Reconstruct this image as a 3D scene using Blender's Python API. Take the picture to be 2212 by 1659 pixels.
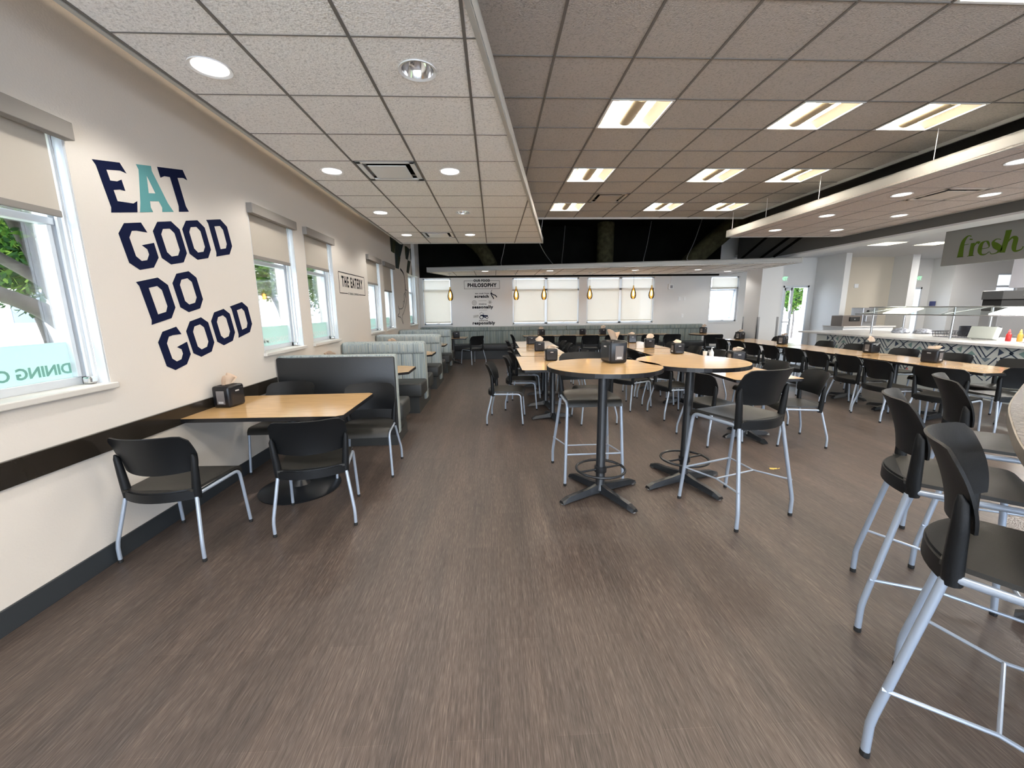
import bpy, bmesh, math, random
from mathutils import Vector, Matrix
random.seed(7)
S = bpy.context.scene
for o in list(bpy.data.objects): bpy.data.objects.remove(o)
COL = S.collection
PI = math.pi
R = math.radians

# ------------------------------------------------------------------ camera
FPX = 871.55
PITCH, YAW, ROLL = R(-10.51), R(2.42), R(-0.637)
fw = Vector((math.sin(YAW)*math.cos(PITCH), math.cos(YAW)*math.cos(PITCH), math.sin(PITCH)))
rt = Vector((math.cos(YAW), -math.sin(YAW), 0)); up = rt.cross(fw)
r2 = rt*math.cos(ROLL)+up*math.sin(ROLL); u2 = up*math.cos(ROLL)-rt*math.sin(ROLL)
cam = bpy.data.cameras.new('camera'); co = bpy.data.objects.new('camera', cam); COL.objects.link(co)
m = Matrix((r2, u2, -fw)).transposed().to_4x4(); m.translation = Vector((0, 0, 1.55)); co.matrix_world = m
cam.sensor_width = 36; cam.lens = FPX/2212*36; cam.clip_start = .05; cam.clip_end = 300
S.camera = co

# ------------------------------------------------------------------ world, sun, exposure
S.view_settings.view_transform = 'Standard'; S.view_settings.look = 'None'
S.view_settings.gamma = 1; S.view_settings.use_curve_mapping = False
S.view_settings.exposure = 0.56
W = bpy.data.worlds.new('sky'); S.world = W; W.use_nodes = True
wn = W.node_tree.nodes; wl = W.node_tree.links
bg = wn['Background']; bg.inputs[1].default_value = 1.0
sky = wn.new('ShaderNodeTexSky'); sky.sky_type = 'HOSEK_WILKIE'
sky.sun_direction = Vector((-.3, -.5, .8)).normalized(); sky.turbidity = 4; sky.ground_albedo = .4
mx = wn.new('ShaderNodeMix'); mx.data_type = 'RGBA'; mx.inputs[0].default_value = .6
mx.inputs[7].default_value = (1.18, 1.33, 1.52, 1)
wl.new(sky.outputs[0], mx.inputs[6]); wl.new(mx.outputs[2], bg.inputs[0])
bg.inputs[1].default_value = 7.2
sun = bpy.data.lights.new('sun', 'SUN'); sun.energy = 5.0; sun.angle = R(1); sun.color = (1, .95, .86)
so = bpy.data.objects.new('sun', sun); COL.objects.link(so)
so.rotation_euler = Vector((-.22, -.5, .84)).to_track_quat('Z', 'Y').to_euler()

# ------------------------------------------------------------------ materials
def newmat(name):
    m = bpy.data.materials.new(name); m.use_nodes = True
    return m, m.node_tree.nodes, m.node_tree.links, m.node_tree.nodes['Principled BSDF']
def PM(name, c, rough=.5, metal=0., spec=.5, bump=0., bscale=60., var=0., vscale=8., stretch=(1, 1, 1), coat=0.):
    m, n, l, b = newmat(name)
    b.inputs['Base Color'].default_value = (*c, 1); b.inputs['Roughness'].default_value = rough
    b.inputs['Metallic'].default_value = metal; b.inputs['Specular IOR Level'].default_value = spec
    b.inputs['Coat Weight'].default_value = coat
    tc = n.new('ShaderNodeTexCoord'); mp = n.new('ShaderNodeMapping'); l.new(tc.outputs['Object'], mp.inputs[0])
    mp.inputs['Scale'].default_value = stretch
    if var > 0:
        t = n.new('ShaderNodeTexNoise'); t.inputs['Scale'].default_value = vscale; t.inputs['Detail'].default_value = 5
        l.new(mp.outputs[0], t.inputs['Vector'])
        r = n.new('ShaderNodeValToRGB'); l.new(t.outputs[0], r.inputs[0])
        r.color_ramp.elements[0].position = .3; r.color_ramp.elements[1].position = .7
        r.color_ramp.elements[0].color = (*[x*(1-var) for x in c], 1)
        r.color_ramp.elements[1].color = (*[min(1, x*(1+var)) for x in c], 1)
        l.new(r.outputs[0], b.inputs['Base Color'])
    if bump > 0:
        t2 = n.new('ShaderNodeTexNoise'); t2.inputs['Scale'].default_value = bscale; t2.inputs['Detail'].default_value = 4
        l.new(mp.outputs[0], t2.inputs['Vector'])
        bp = n.new('ShaderNodeBump'); bp.inputs['Strength'].default_value = bump; bp.inputs['Distance'].default_value = .004
        l.new(t2.outputs[0], bp.inputs['Height']); l.new(bp.outputs[0], b.inputs['Normal'])
    return m
def EM(name, c, s):
    m, n, l, b = newmat(name)
    b.inputs['Base Color'].default_value = (.8, .8, .8, 1)
    b.inputs['Emission Color'].default_value = (*c, 1); b.inputs['Emission Strength'].default_value = s
    return m
def glassmat(name, tint=(.9, .96, .95), refl=.35):
    m, n, l, b = newmat(name); n.remove(b)
    t = n.new('ShaderNodeBsdfTransparent'); t.inputs[0].default_value = (*tint, 1)
    g = n.new('ShaderNodeBsdfGlossy'); g.inputs['Roughness'].default_value = .03
    f = n.new('ShaderNodeFresnel'); f.inputs[0].default_value = 1.45
    mu = n.new('ShaderNodeMath'); mu.operation = 'MULTIPLY'; mu.inputs[1].default_value = refl*2
    x = n.new('ShaderNodeMixShader'); l.new(f.outputs[0], mu.inputs[0]); l.new(mu.outputs[0], x.inputs[0])
    l.new(t.outputs[0], x.inputs[1]); l.new(g.outputs[0], x.inputs[2])
    l.new(x.outputs[0], n['Material Output'].inputs[0]); return m
def clothmat(name, c, tr=.5, weave=900, mixs=None):
    m, n, l, b = newmat(name); n.remove(b)
    d = n.new('ShaderNodeBsdfDiffuse'); d.inputs[0].default_value = (*c, 1)
    t = n.new('ShaderNodeBsdfTranslucent'); t.inputs[0].default_value = (*c, 1)
    tc = n.new('ShaderNodeTexCoord'); no = n.new('ShaderNodeTexNoise'); no.inputs['Scale'].default_value = 140
    l.new(tc.outputs['Object'], no.inputs['Vector'])
    bp = n.new('ShaderNodeBump'); bp.inputs['Strength'].default_value = .15; l.new(no.outputs[0], bp.inputs['Height'])
    l.new(bp.outputs[0], d.inputs['Normal'])
    x = n.new('ShaderNodeMixShader'); x.inputs[0].default_value = tr
    l.new(d.outputs[0], x.inputs[1]); l.new(t.outputs[0], x.inputs[2]); out = x
    if mixs:
        tt = n.new('ShaderNodeBsdfTransparent'); y = n.new('ShaderNodeMixShader'); y.inputs[0].default_value = mixs
        l.new(x.outputs[0], y.inputs[1]); l.new(tt.outputs[0], y.inputs[2]); out = y
    l.new(out.outputs[0], n['Material Output'].inputs[0]); return m

WALL = PM('wall_paint', (.70, .66, .605), .85, spec=.2, bump=.25, bscale=90)
WALLC = PM('wall_paint_cool', (.71, .71, .70), .85, spec=.2, bump=.2, bscale=90)
WALLB = PM('wall_paint_beige', (.62, .56, .46), .85, spec=.2, bump=.2, bscale=90)
WHITE = PM('white_metal', (.75, .76, .76), .35, spec=.5)
FRAME = PM('window_frame_metal', (.66, .70, .74), .35, metal=.25)
BLACKP = PM('black_paint', (.006, .006, .005), .9, spec=.05, var=.3, vscale=3)
DUCTM = PM('duct_wrap', (.055, .05, .026), .8, spec=.1, bump=.8, bscale=25, var=.4, vscale=9)
FASCIA = PM('fascia_white', (.44, .435, .41), .55)
TBAR = PM('tbar_paint', (.15, .14, .13), .6)
DARKTR = PM('rail_laminate', (.022, .018, .014), .16, var=.25, vscale=4, spec=.6)
BASEB = PM('baseboard_rubber', (.030, .036, .042), .5)
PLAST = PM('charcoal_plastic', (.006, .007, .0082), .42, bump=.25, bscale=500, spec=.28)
PLASTS = PM('charcoal_plastic_seat', (.024, .023, .020), .38, bump=.25, bscale=500, spec=.5)  # same plastic, lightened and browned to carry the light falling on seats
STEEL = PM('painted_steel', (.37, .43, .52), .32, metal=.3)
CAP = PM('rubber_cap', (.01, .01, .01), .7)
BLKM = PM('black_metal', (.009, .011, .014), .32, spec=.6, bump=.1, bscale=150)
BLKE = PM('black_edge_band', (.010, .010, .012), .25, spec=.6)
LAM = PM('maple_laminate', (.62, .395, .185), .13, var=.10, vscale=5, stretch=(1, 6, 1), spec=.6)
VINYL = PM('black_vinyl', (.018, .020, .022), .4, bump=.3, bscale=120, spec=.5)
VINYLG = PM('grey_vinyl', (.030, .032, .031), .45, bump=.3, bscale=120)
DISP = PM('dispenser_plastic', (.007, .008, .011), .3, spec=.4)
DISPW = PM('dispenser_smoke_window', (.022, .021, .023), .14, spec=.5)
LBL = PM('grey_label', (.42, .42, .42), .5)
NAPK = PM('brown_napkin', (.66, .52, .40), .9, spec=.1, bump=.3, bscale=60)
NAVY = PM('navy_vinyl_film', (.007, .011, .040), .8, spec=.08)
TEAL = PM('teal_vinyl_film', (.115, .32, .33), .7, spec=.15)
INK = PM('black_vinyl_film', (.010, .010, .014), .8, spec=.1)
GREYINK = PM('grey_vinyl_film', (.16, .16, .15), .6)
CHROME = PM('chrome', (.72, .72, .72), .12, metal=1)
SSTEEL = PM('stainless_steel', (.45, .45, .46), .28, metal=.9)
GLASS = glassmat('window_glass', (.97, .975, .985))
SGLASS = glassmat('sneeze_glass', (.95, .98, .97), .10)
SHADE = clothmat('shade_fabric', (.60, .55, .48), .14)
SHADE2 = clothmat('shade_fabric_backlit', (.80, .77, .70), .36, mixs=.13)
VAL = PM('shade_valance', (.26, .24, .22), .7)
FROST = clothmat('frosted_film', (.66, .84, .80), .38)
LEAF = []
for i, c in enumerate([(.045, .11, .02), (.09, .17, .03), (.03, .07, .025), (.14, .22, .04)]):
    mm = clothmat('leaf_%d' % i, c, .45); LEAF.append(mm)
BARK = PM('tree_bark', (.085, .075, .07), .9, bump=.8, bscale=14, var=.3, vscale=6)
GRASS = PM('outside_grass', (.20, .25, .13), .95, var=.3, vscale=4)
PAVE = PM('outside_concrete', (.72, .69, .64), .9, var=.06, vscale=2)
STUCCO = PM('outside_stucco', (.62, .58, .50), .9)
BULB = EM('downlight_lamp', (1, .93, .86), 9.0)
FLU = EM('troffer_lens', (1, .91, .77), 52)
FLUB = PM('troffer_basket', (.42, .35, .24), .5)
REFL = PM('troffer_reflector', (.40, .35, .27), .5)
FIL = EM('filament', (1, .62, .2), 14)

def tilemat(name, c, big=0):
    m, n, l, b = newmat(name); b.inputs['Roughness'].default_value = .9; b.inputs['Specular IOR Level'].default_value = .15
    tc = n.new('ShaderNodeTexCoord')
    a = n.new('ShaderNodeTexNoise'); a.inputs['Scale'].default_value = 55; a.inputs['Detail'].default_value = 5; a.inputs['Roughness'].default_value = .7
    v = n.new('ShaderNodeTexVoronoi'); v.inputs['Scale'].default_value = 85
    l.new(tc.outputs['Object'], a.inputs['Vector']); l.new(tc.outputs['Object'], v.inputs['Vector'])
    ad = n.new('ShaderNodeMath'); ad.operation = 'ADD'; l.new(a.outputs[0], ad.inputs[0]); l.new(v.outputs['Distance'], ad.inputs[1])
    bp = n.new('ShaderNodeBump'); bp.inputs['Strength'].default_value = .55; bp.inputs['Distance'].default_value = .006
    l.new(ad.outputs[0], bp.inputs['Height']); l.new(bp.outputs[0], b.inputs['Normal'])
    r = n.new('ShaderNodeValToRGB'); l.new(a.outputs[0], r.inputs[0])
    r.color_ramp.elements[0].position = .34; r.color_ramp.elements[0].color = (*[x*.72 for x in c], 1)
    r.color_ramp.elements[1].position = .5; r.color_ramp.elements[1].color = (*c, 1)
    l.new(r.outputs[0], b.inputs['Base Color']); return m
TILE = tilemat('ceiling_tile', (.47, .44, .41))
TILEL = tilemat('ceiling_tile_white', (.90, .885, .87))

def floormat():
    m, n, l, b = newmat('vinyl_plank')
    tc = n.new('ShaderNodeTexCoord'); mp = n.new('ShaderNodeMapping'); l.new(tc.outputs['Object'], mp.inputs[0])
    mp.inputs['Rotation'].default_value = (0, 0, PI/2)
    br = n.new('ShaderNodeTexBrick'); l.new(mp.outputs[0], br.inputs['Vector'])
    br.inputs['Scale'].default_value = 1; br.inputs['Brick Width'].default_value = 1.22; br.inputs['Row Height'].default_value = .2
    br.inputs['Mortar Size'].default_value = .0012; br.inputs['Mortar Smooth'].default_value = .3
    br.inputs['Color1'].default_value = (.31, .31, .31, 1); br.inputs['Color2'].default_value = (.56, .56, .56, 1); br.inputs['Mortar'].default_value = (.75, .72, .7, 1)
    br.offset = .37; br.offset_frequency = 2
    mp2 = n.new('ShaderNodeMapping'); l.new(tc.outputs['Object'], mp2.inputs[0]); mp2.inputs['Scale'].default_value = (120, 3.2, 1)
    no = n.new('ShaderNodeTexNoise'); no.inputs['Scale'].default_value = 1; no.inputs['Detail'].default_value = 6; no.inputs['Roughness'].default_value = .7
    l.new(mp2.outputs[0], no.inputs['Vector'])
    mp3 = n.new('ShaderNodeMapping'); l.new(tc.outputs['Object'], mp3.inputs[0]); mp3.inputs['Scale'].default_value = (7, .5, 1)
    n3 = n.new('ShaderNodeTexNoise'); n3.inputs['Scale'].default_value = 1; n3.inputs['Detail'].default_value = 4; l.new(mp3.outputs[0], n3.inputs['Vector'])
    mp4 = n.new('ShaderNodeMapping'); l.new(tc.outputs['Object'], mp4.inputs[0]); mp4.inputs['Scale'].default_value = (420, 16, 1)
    n4 = n.new('ShaderNodeTexNoise'); n4.inputs['Scale'].default_value = 1; n4.inputs['Detail'].default_value = 3; l.new(mp4.outputs[0], n4.inputs['Vector'])
    mf = n.new('ShaderNodeMix'); mf.data_type = 'FLOAT'; mf.inputs[0].default_value = .5; l.new(no.outputs[0], mf.inputs[2]); l.new(n4.outputs[0], mf.inputs[3])
    r = n.new('ShaderNodeValToRGB'); l.new(mf.outputs[0], r.inputs[0])
    e = r.color_ramp.elements; e[0].position = .36; e[0].color = (.043, .033, .029, 1); e[1].position = .62; e[1].color = (.150, .121, .106, 1)
    k = r.color_ramp.elements.new(.5); k.color = (.083, .065, .056, 1)
    mu = n.new('ShaderNodeMix'); mu.data_type = 'RGBA'; mu.blend_type = 'OVERLAY'; mu.inputs[0].default_value = .35
    l.new(r.outputs[0], mu.inputs[6]); l.new(br.outputs[0], mu.inputs[7])
    r3 = n.new('ShaderNodeValToRGB'); l.new(n3.outputs[0], r3.inputs[0])
    r3.color_ramp.elements[0].position = .3; r3.color_ramp.elements[0].color = (.72, .72, .72, 1)
    r3.color_ramp.elements[1].position = .7; r3.color_ramp.elements[1].color = (1.25, 1.17, 1.1, 1)
    m2 = n.new('ShaderNodeMix'); m2.data_type = 'RGBA'; m2.blend_type = 'MULTIPLY'; m2.inputs[0].default_value = .8
    l.new(mu.outputs[2], m2.inputs[6]); l.new(r3.outputs[0], m2.inputs[7]); l.new(m2.outputs[2], b.inputs['Base Color'])
    b.inputs['Roughness'].default_value = .42; b.inputs['Specular IOR Level'].default_value = .45
    bp = n.new('ShaderNodeBump'); bp.inputs['Strength'].default_value = .25; bp.inputs['Distance'].default_value = .002
    l.new(no.outputs[0], bp.inputs['Height']); l.new(bp.outputs[0], b.inputs['Normal'])
    return m
FLOOR = floormat()

def stripemat(name, tint=(1, 1, 1)):
    m, n, l, b = newmat(name); b.inputs['Roughness'].default_value = .75; b.inputs['Specular IOR Level'].default_value = .25
    tc = n.new('ShaderNodeTexCoord'); mp = n.new('ShaderNodeMapping'); l.new(tc.outputs['Object'], mp.inputs[0]); mp.inputs['Scale'].default_value = (55, 55, .5)
    no = n.new('ShaderNodeTexNoise'); no.inputs['Scale'].default_value = 1; no.inputs['Detail'].default_value = 3
    l.new(mp.outputs[0], no.inputs['Vector'])
    r = n.new('ShaderNodeValToRGB'); l.new(no.outputs[0], r.inputs[0]); r.color_ramp.interpolation = 'CONSTANT'
    cs = [(0, (.20, .25, .26)), (.36, (.26, .31, .32)), (.43, (.40, .42, .37)), (.48, (.31, .38, .42)), (.53, (.48, .49, .43)), (.58, (.28, .34, .38)), (.66, (.42, .45, .43))]
    e = r.color_ramp.elements; e[0].position = 0; e[0].color = (*cs[0][1], 1); e[1].position = cs[1][0]; e[1].color = (*cs[1][1], 1)
    for p, c in cs[2:]:
        q = e.new(p); q.color = (*c, 1)
    mu = n.new('ShaderNodeMix'); mu.data_type = 'RGBA'; mu.blend_type = 'MULTIPLY'; mu.inputs[0].default_value = 1; mu.inputs[7].default_value = (*tint, 1)
    l.new(r.outputs[0], mu.inputs[6]); l.new(mu.outputs[2], b.inputs['Base Color'])
    t = n.new('ShaderNodeTexNoise'); t.inputs['Scale'].default_value = 260; l.new(tc.outputs['Object'], t.inputs['Vector'])
    bp = n.new('ShaderNodeBump'); bp.inputs['Strength'].default_value = .3; l.new(t.outputs[0], bp.inputs['Height']); l.new(bp.outputs[0], b.inputs['Normal'])
    return m
STRIPE = stripemat('striped_upholstery')
STRIPEB = stripemat('striped_upholstery_banquette', (.60, .62, .60))
COUNT = PM('granite_laminate', (.17, .16, .15), .22, var=.3, vscale=45, spec=.5)
COUNTE = PM('counter_edge', (.24, .215, .18), .35, var=.1, vscale=30)
QUARTZ = PM('white_quartz', (.72, .70, .68), .25, var=.05, vscale=20)

# ------------------------------------------------------------------ mesh helpers
def NB(): return bmesh.new()
def box(bm, x0, x1, y0, y1, z0, z1, bev=0., M=None, seg=2):
    r = bmesh.ops.create_cube(bm, size=1)
    vs = r['verts']
    for v in vs:
        v.co = Vector((x0+(v.co.x+.5)*(x1-x0), y0+(v.co.y+.5)*(y1-y0), z0+(v.co.z+.5)*(z1-z0)))
    if bev > 0:
        es = list({e for v in vs for e in v.link_edges})
        g = bmesh.ops.bevel(bm, geom=es, offset=bev, segments=seg, affect='EDGES', profile=.5)
        vs = [v for v in g['verts']] if not vs[0].is_valid else list({*g['verts'], *[v for v in vs if v.is_valid]})
    if M is not None:
        vv = [v for v in vs if v.is_valid]
        bmesh.ops.transform(bm, matrix=M, verts=vv)
    return [v for v in vs if v.is_valid]
def smooth_pts(pts, n=5, rad=None):
    """round the corners of a polyline"""
    P = [Vector(p) for p in pts]; out = [P[0]]
    for i in range(1, len(P)-1):
        a, b, c = P[i-1], P[i], P[i+1]
        r = rad or .05
        r1 = min(r, (a-b).length*.48); r2_ = min(r, (c-b).length*.48)
        p0 = b+(a-b).normalized()*r1; p2 = b+(c-b).normalized()*r2_
        for k in range(n+1):
            t = k/n; out.append(p0*(1-t)**2+b*2*t*(1-t)+p2*t*t)
    out.append(P[-1]); return out
def tube(bm, pts, rad, n=10, cap=True):
    P = [Vector(p) for p in pts]; rings = []
    rr = rad if isinstance(rad, (list, tuple)) else [rad]*len(P)
    up_ = None
    for i, p in enumerate(P):
        d = (P[min(i+1, len(P)-1)]-P[max(i-1, 0)]).normalized()
        if up_ is None:
            up_ = Vector((0, 0, 1)) if abs(d.z) < .9 else Vector((1, 0, 0))
        s = d.cross(up_)
        if s.length < 1e-5: s = d.cross(Vector((0, 1, 0)))
        s.normalize(); up_ = s.cross(d).normalized()
        rings.append([bm.verts.new(p+(s*math.cos(2*PI*k/n)+up_*math.sin(2*PI*k/n))*rr[i]) for k in range(n)])
    for a, b in zip(rings, rings[1:]):
        for k in range(n): bm.faces.new((a[k], a[(k+1) % n], b[(k+1) % n], b[k]))
    if cap:
        bm.faces.new(rings[0][::-1]); bm.faces.new(rings[-1])
def lathe(bm, prof, n=32, c=(0, 0, 0), cap=True):
    rings = [[bm.verts.new((c[0]+r*math.cos(2*PI*k/n), c[1]+r*math.sin(2*PI*k/n), c[2]+z)) for k in range(n)] for r, z in prof]
    for a, b in zip(rings, rings[1:]):
        for k in range(n): bm.faces.new((a[k], a[(k+1) % n], b[(k+1) % n], b[k]))
    if cap:
        bm.faces.new(rings[0][::-1]); bm.faces.new(rings[-1])
def prism(bm, poly, z0, z1, f=lambda x, y, z: (x, y, z)):
    a = [bm.verts.new(f(x, y, z0)) for x, y in poly]; b = [bm.verts.new(f(x, y, z1)) for x, y in poly]
    n = len(poly); bm.faces.new(a[::-1]); bm.faces.new(b)
    for k in range(n): bm.faces.new((a[k], a[(k+1) % n], b[(k+1) % n], b[k]))
def flat(bm, loops, f, th=.0015):
    """polygon with holes -> thin plate; f maps (u,v,t)"""
    es = []
    for lp in loops:
        vs = [bm.verts.new((u, v, 0)) for u, v in lp]
        es += [bm.edges.new((vs[i], vs[(i+1) % len(vs)])) for i in range(len(vs))]
    r = bmesh.ops.triangle_fill(bm, edges=es, use_beauty=True, use_dissolve=False)
    fs = [g for g in r['geom'] if isinstance(g, bmesh.types.BMFace)]
    vs = {v for x in fs for v in x.verts}
    ex = bmesh.ops.extrude_face_region(bm, geom=fs)
    nv = {v for v in ex['geom'] if isinstance(v, bmesh.types.BMVert)}
    for v in nv: v.co.z = th
    for v in vs | nv: v.co = Vector(f(*v.co))
def sheet(bm, fn, nu, nv, th=0.):
    """grid surface fn(u,v)->point,0..1; th = solid thickness along normals"""
    g = [[Vector(fn(i/nu, j/nv)) for j in range(nv+1)] for i in range(nu+1)]
    if th == 0:
        V = [[bm.verts.new(p) for p in row] for row in g]
        for i in range(nu):
            for j in range(nv): bm.faces.new((V[i][j], V[i+1][j], V[i+1][j+1], V[i][j+1]))
        return
    def nrm(i, j):
        a = g[min(i+1, nu)][j]-g[max(i-1, 0)][j]; b = g[i][min(j+1, nv)]-g[i][max(j-1, 0)]
        return a.cross(b).normalized()
    A = [[bm.verts.new(g[i][j]+nrm(i, j)*th/2) for j in range(nv+1)] for i in range(nu+1)]
    B = [[bm.verts.new(g[i][j]-nrm(i, j)*th/2) for j in range(nv+1)] for i in range(nu+1)]
    for i in range(nu):
        for j in range(nv):
            bm.faces.new((A[i][j], A[i+1][j], A[i+1][j+1], A[i][j+1])); bm.faces.new((B[i][j+1], B[i+1][j+1], B[i+1][j], B[i][j]))
    for i in range(nu):
        bm.faces.new((A[i+1][0], A[i][0], B[i][0], B[i+1][0])); bm.faces.new((A[i][nv], A[i+1][nv], B[i+1][nv], B[i][nv]))
    for j in range(nv):
        bm.faces.new((A[0][j], A[0][j+1], B[0][j+1], B[0][j])); bm.faces.new((A[nu][j+1], A[nu][j], B[nu][j], B[nu][j+1]))
def obj(name, bm, mat, parent=None, sm=False, label=None, kind=None):
    bmesh.ops.recalc_face_normals(bm, faces=bm.faces[:])
    me = bpy.data.meshes.new(name); bm.to_mesh(me); bm.free()
    for x in (mat if isinstance(mat, (list, tuple)) else [mat]): me.materials.append(x)
    if sm:
        for p in me.polygons: p.use_smooth = True
        try:
            me.set_sharp_from_angle(angle=R(38))
        except Exception: pass
    o = bpy.data.objects.new(name, me); COL.objects.link(o)
    if parent is not None: o.parent = parent
    if label: o['label'] = label
    if kind: o['kind'] = kind
    return o
def tag(o, label, cat, group=None):
    o['label'] = label; o['category'] = cat
    if group: o['group'] = group
    return o
def thing(name, label, cat, loc=(0, 0, 0), rz=0., group=None):
    o = bpy.data.objects.new(name, None); COL.objects.link(o); o.empty_display_size = .1
    o.location = loc; o.rotation_euler = (0, 0, rz); return tag(o, label, cat, group)
def dup(root, loc, rz, label, group=None, cat=None):
    def cp(o, par):
        c = o.copy(); COL.objects.link(c); c.parent = par
        for ch in list(o.children): cp(ch, c)
        return c
    c = cp(root, None); c.location = loc; c.rotation_euler = (0, 0, rz); c['label'] = label
    if group: c['group'] = group
    if cat: c['category'] = cat
    return c
def struct(name, bm, mat, parent=None, sm=False, label=None):
    return obj(name, bm, mat, parent, sm, label, None if parent is not None else 'structure')
def textmesh(name, body, size, mat, parent, M, bold=0., xs=1., shear=0., align='CENTER', space=1., th=.0012, label=None, fw_=None, fh_=None):
    cu = bpy.data.curves.new('t', 'FONT'); cu.body = body; cu.size = size; cu.align_x = align; cu.align_y = 'CENTER'
    cu.offset = bold; cu.extrude = th/2; cu.shear = shear; cu.space_character = space; cu.resolution_u = 3
    t = bpy.data.objects.new('t', cu); COL.objects.link(t)
    dg = bpy.context.evaluated_depsgraph_get(); me = bpy.data.meshes.new_from_object(t.evaluated_get(dg))
    bpy.data.objects.remove(t); bpy.data.curves.remove(cu)
    ys_ = 1
    if fw_:
        X_ = [v.co.x for v in me.vertices]; Y_ = [v.co.y for v in me.vertices]; xs = fw_/(max(X_)-min(X_)); ys_ = (fh_/(max(Y_)-min(Y_))) if fh_ else 1
    me.transform(Matrix.Diagonal((xs, ys_, 1, 1))); me.transform(M)
    if M.determinant() < 0: me.flip_normals()
    me.materials.clear(); me.materials.append(mat)
    o = bpy.data.objects.new(name, me); COL.objects.link(o)
    if parent is not None: o.parent = parent
    if label: o['label'] = label
    return o
def basis(o, x, y):
    x = Vector(x); y = Vector(y); z = x.cross(y); m = Matrix((x, y, z)).transposed().to_4x4(); m.translation = Vector(o); return m

# ------------------------------------------------------------------ key dimensions
XW, YB = -2.436, 13.4
MZ, TZ, CZ = 3.425, 2.974, 2.60
Y0, X1 = -3.6, 18.5
LW = [(1.74, 2.63), (4.38, 5.29), (5.57, 6.48), (8.17, 9.08), (9.35, 10.27), (12.02, 13.1)]
BW = [(-2.27, -1.36), (.62, 2.8), (3.06, 5.3), (7.18, 8.15)]

# ------------------------------------------------------------------ floor
b = NB(); box(b, XW-.3, X1, Y0, 16.2, -.1, 0); struct('floor', b, FLOOR)

# ------------------------------------------------------------------ walls with openings
def wall_holes(bm, plane, c, th, a0, a1, z0, z1, holes):
    """plane 'x': wall at x=c..c+th spanning y a0..a1; plane 'y' likewise"""
    xs = sorted({a0, a1, *[h[0] for h in holes], *[h[1] for h in holes]})
    for s, e in zip(xs, xs[1:]):
        zz = [z0]
        for h in sorted([h for h in holes if h[0] <= s+1e-6 and h[1] >= e-1e-6], key=lambda h: h[2]): zz += [h[2], h[3]]
        zz.append(z1)
        for k in range(0, len(zz), 2):
            if zz[k+1]-zz[k] > 1e-5:
                if plane == 'x': box(bm, min(c, c+th), max(c, c+th), s, e, zz[k], zz[k+1])
                else: box(bm, s, e, min(c, c+th), max(c, c+th), zz[k], zz[k+1])
b = NB(); wall_holes(b, 'x', XW, -.26, Y0, YB+.26, 0, 4.3, [(a, c, 1.12, 2.58) for a, c in LW]); struct('wall_left', b, WALL)
b = NB(); wall_holes(b, 'y', YB, .26, XW-.26, 13.35, 0, 2.56, [(a, c, 1.06, 2.54) for a, c in BW]+[(9.66, 10.56, 0.0, 2.22)]); struct('wall_back', b, WALLC)
b = NB(); box(b, XW, 7.4, YB-.06, YB+.26, 2.56, 4.3); struct('wall_back_upper', b, BLACKP)
b = NB(); box(b, 7.4, 13.35, YB, YB+.26, 2.56, 4.3); struct('wall_back_servery', b, WALLC)
ADDED_RW = [(-2.2, 1.9), (2.2, 6.6), (8.2, 12.5)]  # unseen rear glazing, added to let more daylight in from behind
b = NB(); wall_holes(b, 'y', Y0, -.2, XW-.26, X1, 0, 4.3, [(a, c, .35, 2.85) for a, c in ADDED_RW]); struct('wall_rear', b, WALL)
for k_, (a, c) in enumerate(ADDED_RW):
    w_ = bpy.data.objects.new('window_%d' % (12+k_), None); COL.objects.link(w_); w_['kind'] = 'structure'
    b = NB()
    for q in ((a, a+.05, .35, 2.85), (c-.05, c, .35, 2.85), (a, c, .35, .4), (a, c, 2.8, 2.85), ((a+c)/2-.03, (a+c)/2+.03, .35, 2.85)): box(b, q[0], q[1], Y0-.15, Y0-.05, q[2], q[3])
    obj('window_frame', b, FRAME, w_); b = NB(); box(b, a+.04, c-.04, Y0-.105, Y0-.1, .39, 2.81); obj('glass', b, GLASS, w_)
def portal(loc, nrm, sx, sy):
    L = bpy.data.lights.new('daylight_portal', 'AREA'); L.shape = 'RECTANGLE'; L.size = sx; L.size_y = sy; L.cycles.is_portal = True
    o = bpy.data.objects.new('daylight_portal', L); COL.objects.link(o); o.location = loc; o.rotation_euler = Vector(nrm).to_track_quat('-Z', 'Y').to_euler()
for a, c in LW: portal((XW-.22, (a+c)/2, 1.85), (1, 0, 0), 1.5, 1.5)
for a, c in BW: portal(((a+c)/2, YB+.2, 1.8), (0, -1, 0), c-a, 1.6)
for a, c in ADDED_RW: portal(((a+c)/2, Y0-.18, 1.8), (0, 1, 0), c-a, 2.5)
portal((10.1, YB+.2, 1.1), (0, -1, 0), .9, 2.2)
b = NB(); box(b, X1, X1+.2, Y0, 16.2, 0, 4.3); struct('wall_right', b, WALLC)
b = NB(); box(b, XW, X1, Y0, YB, 4.1, 4.3); struct('ceiling_plenum', b, BLACKP)
# corner post at the back left
b = NB(); box(b, XW, XW+.1, YB-.75, YB, 2.56, 3.6); box(b, XW, XW+.05, YB-.22, YB, 0, 2.56); struct('trim_4', b, WALLC)

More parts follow.
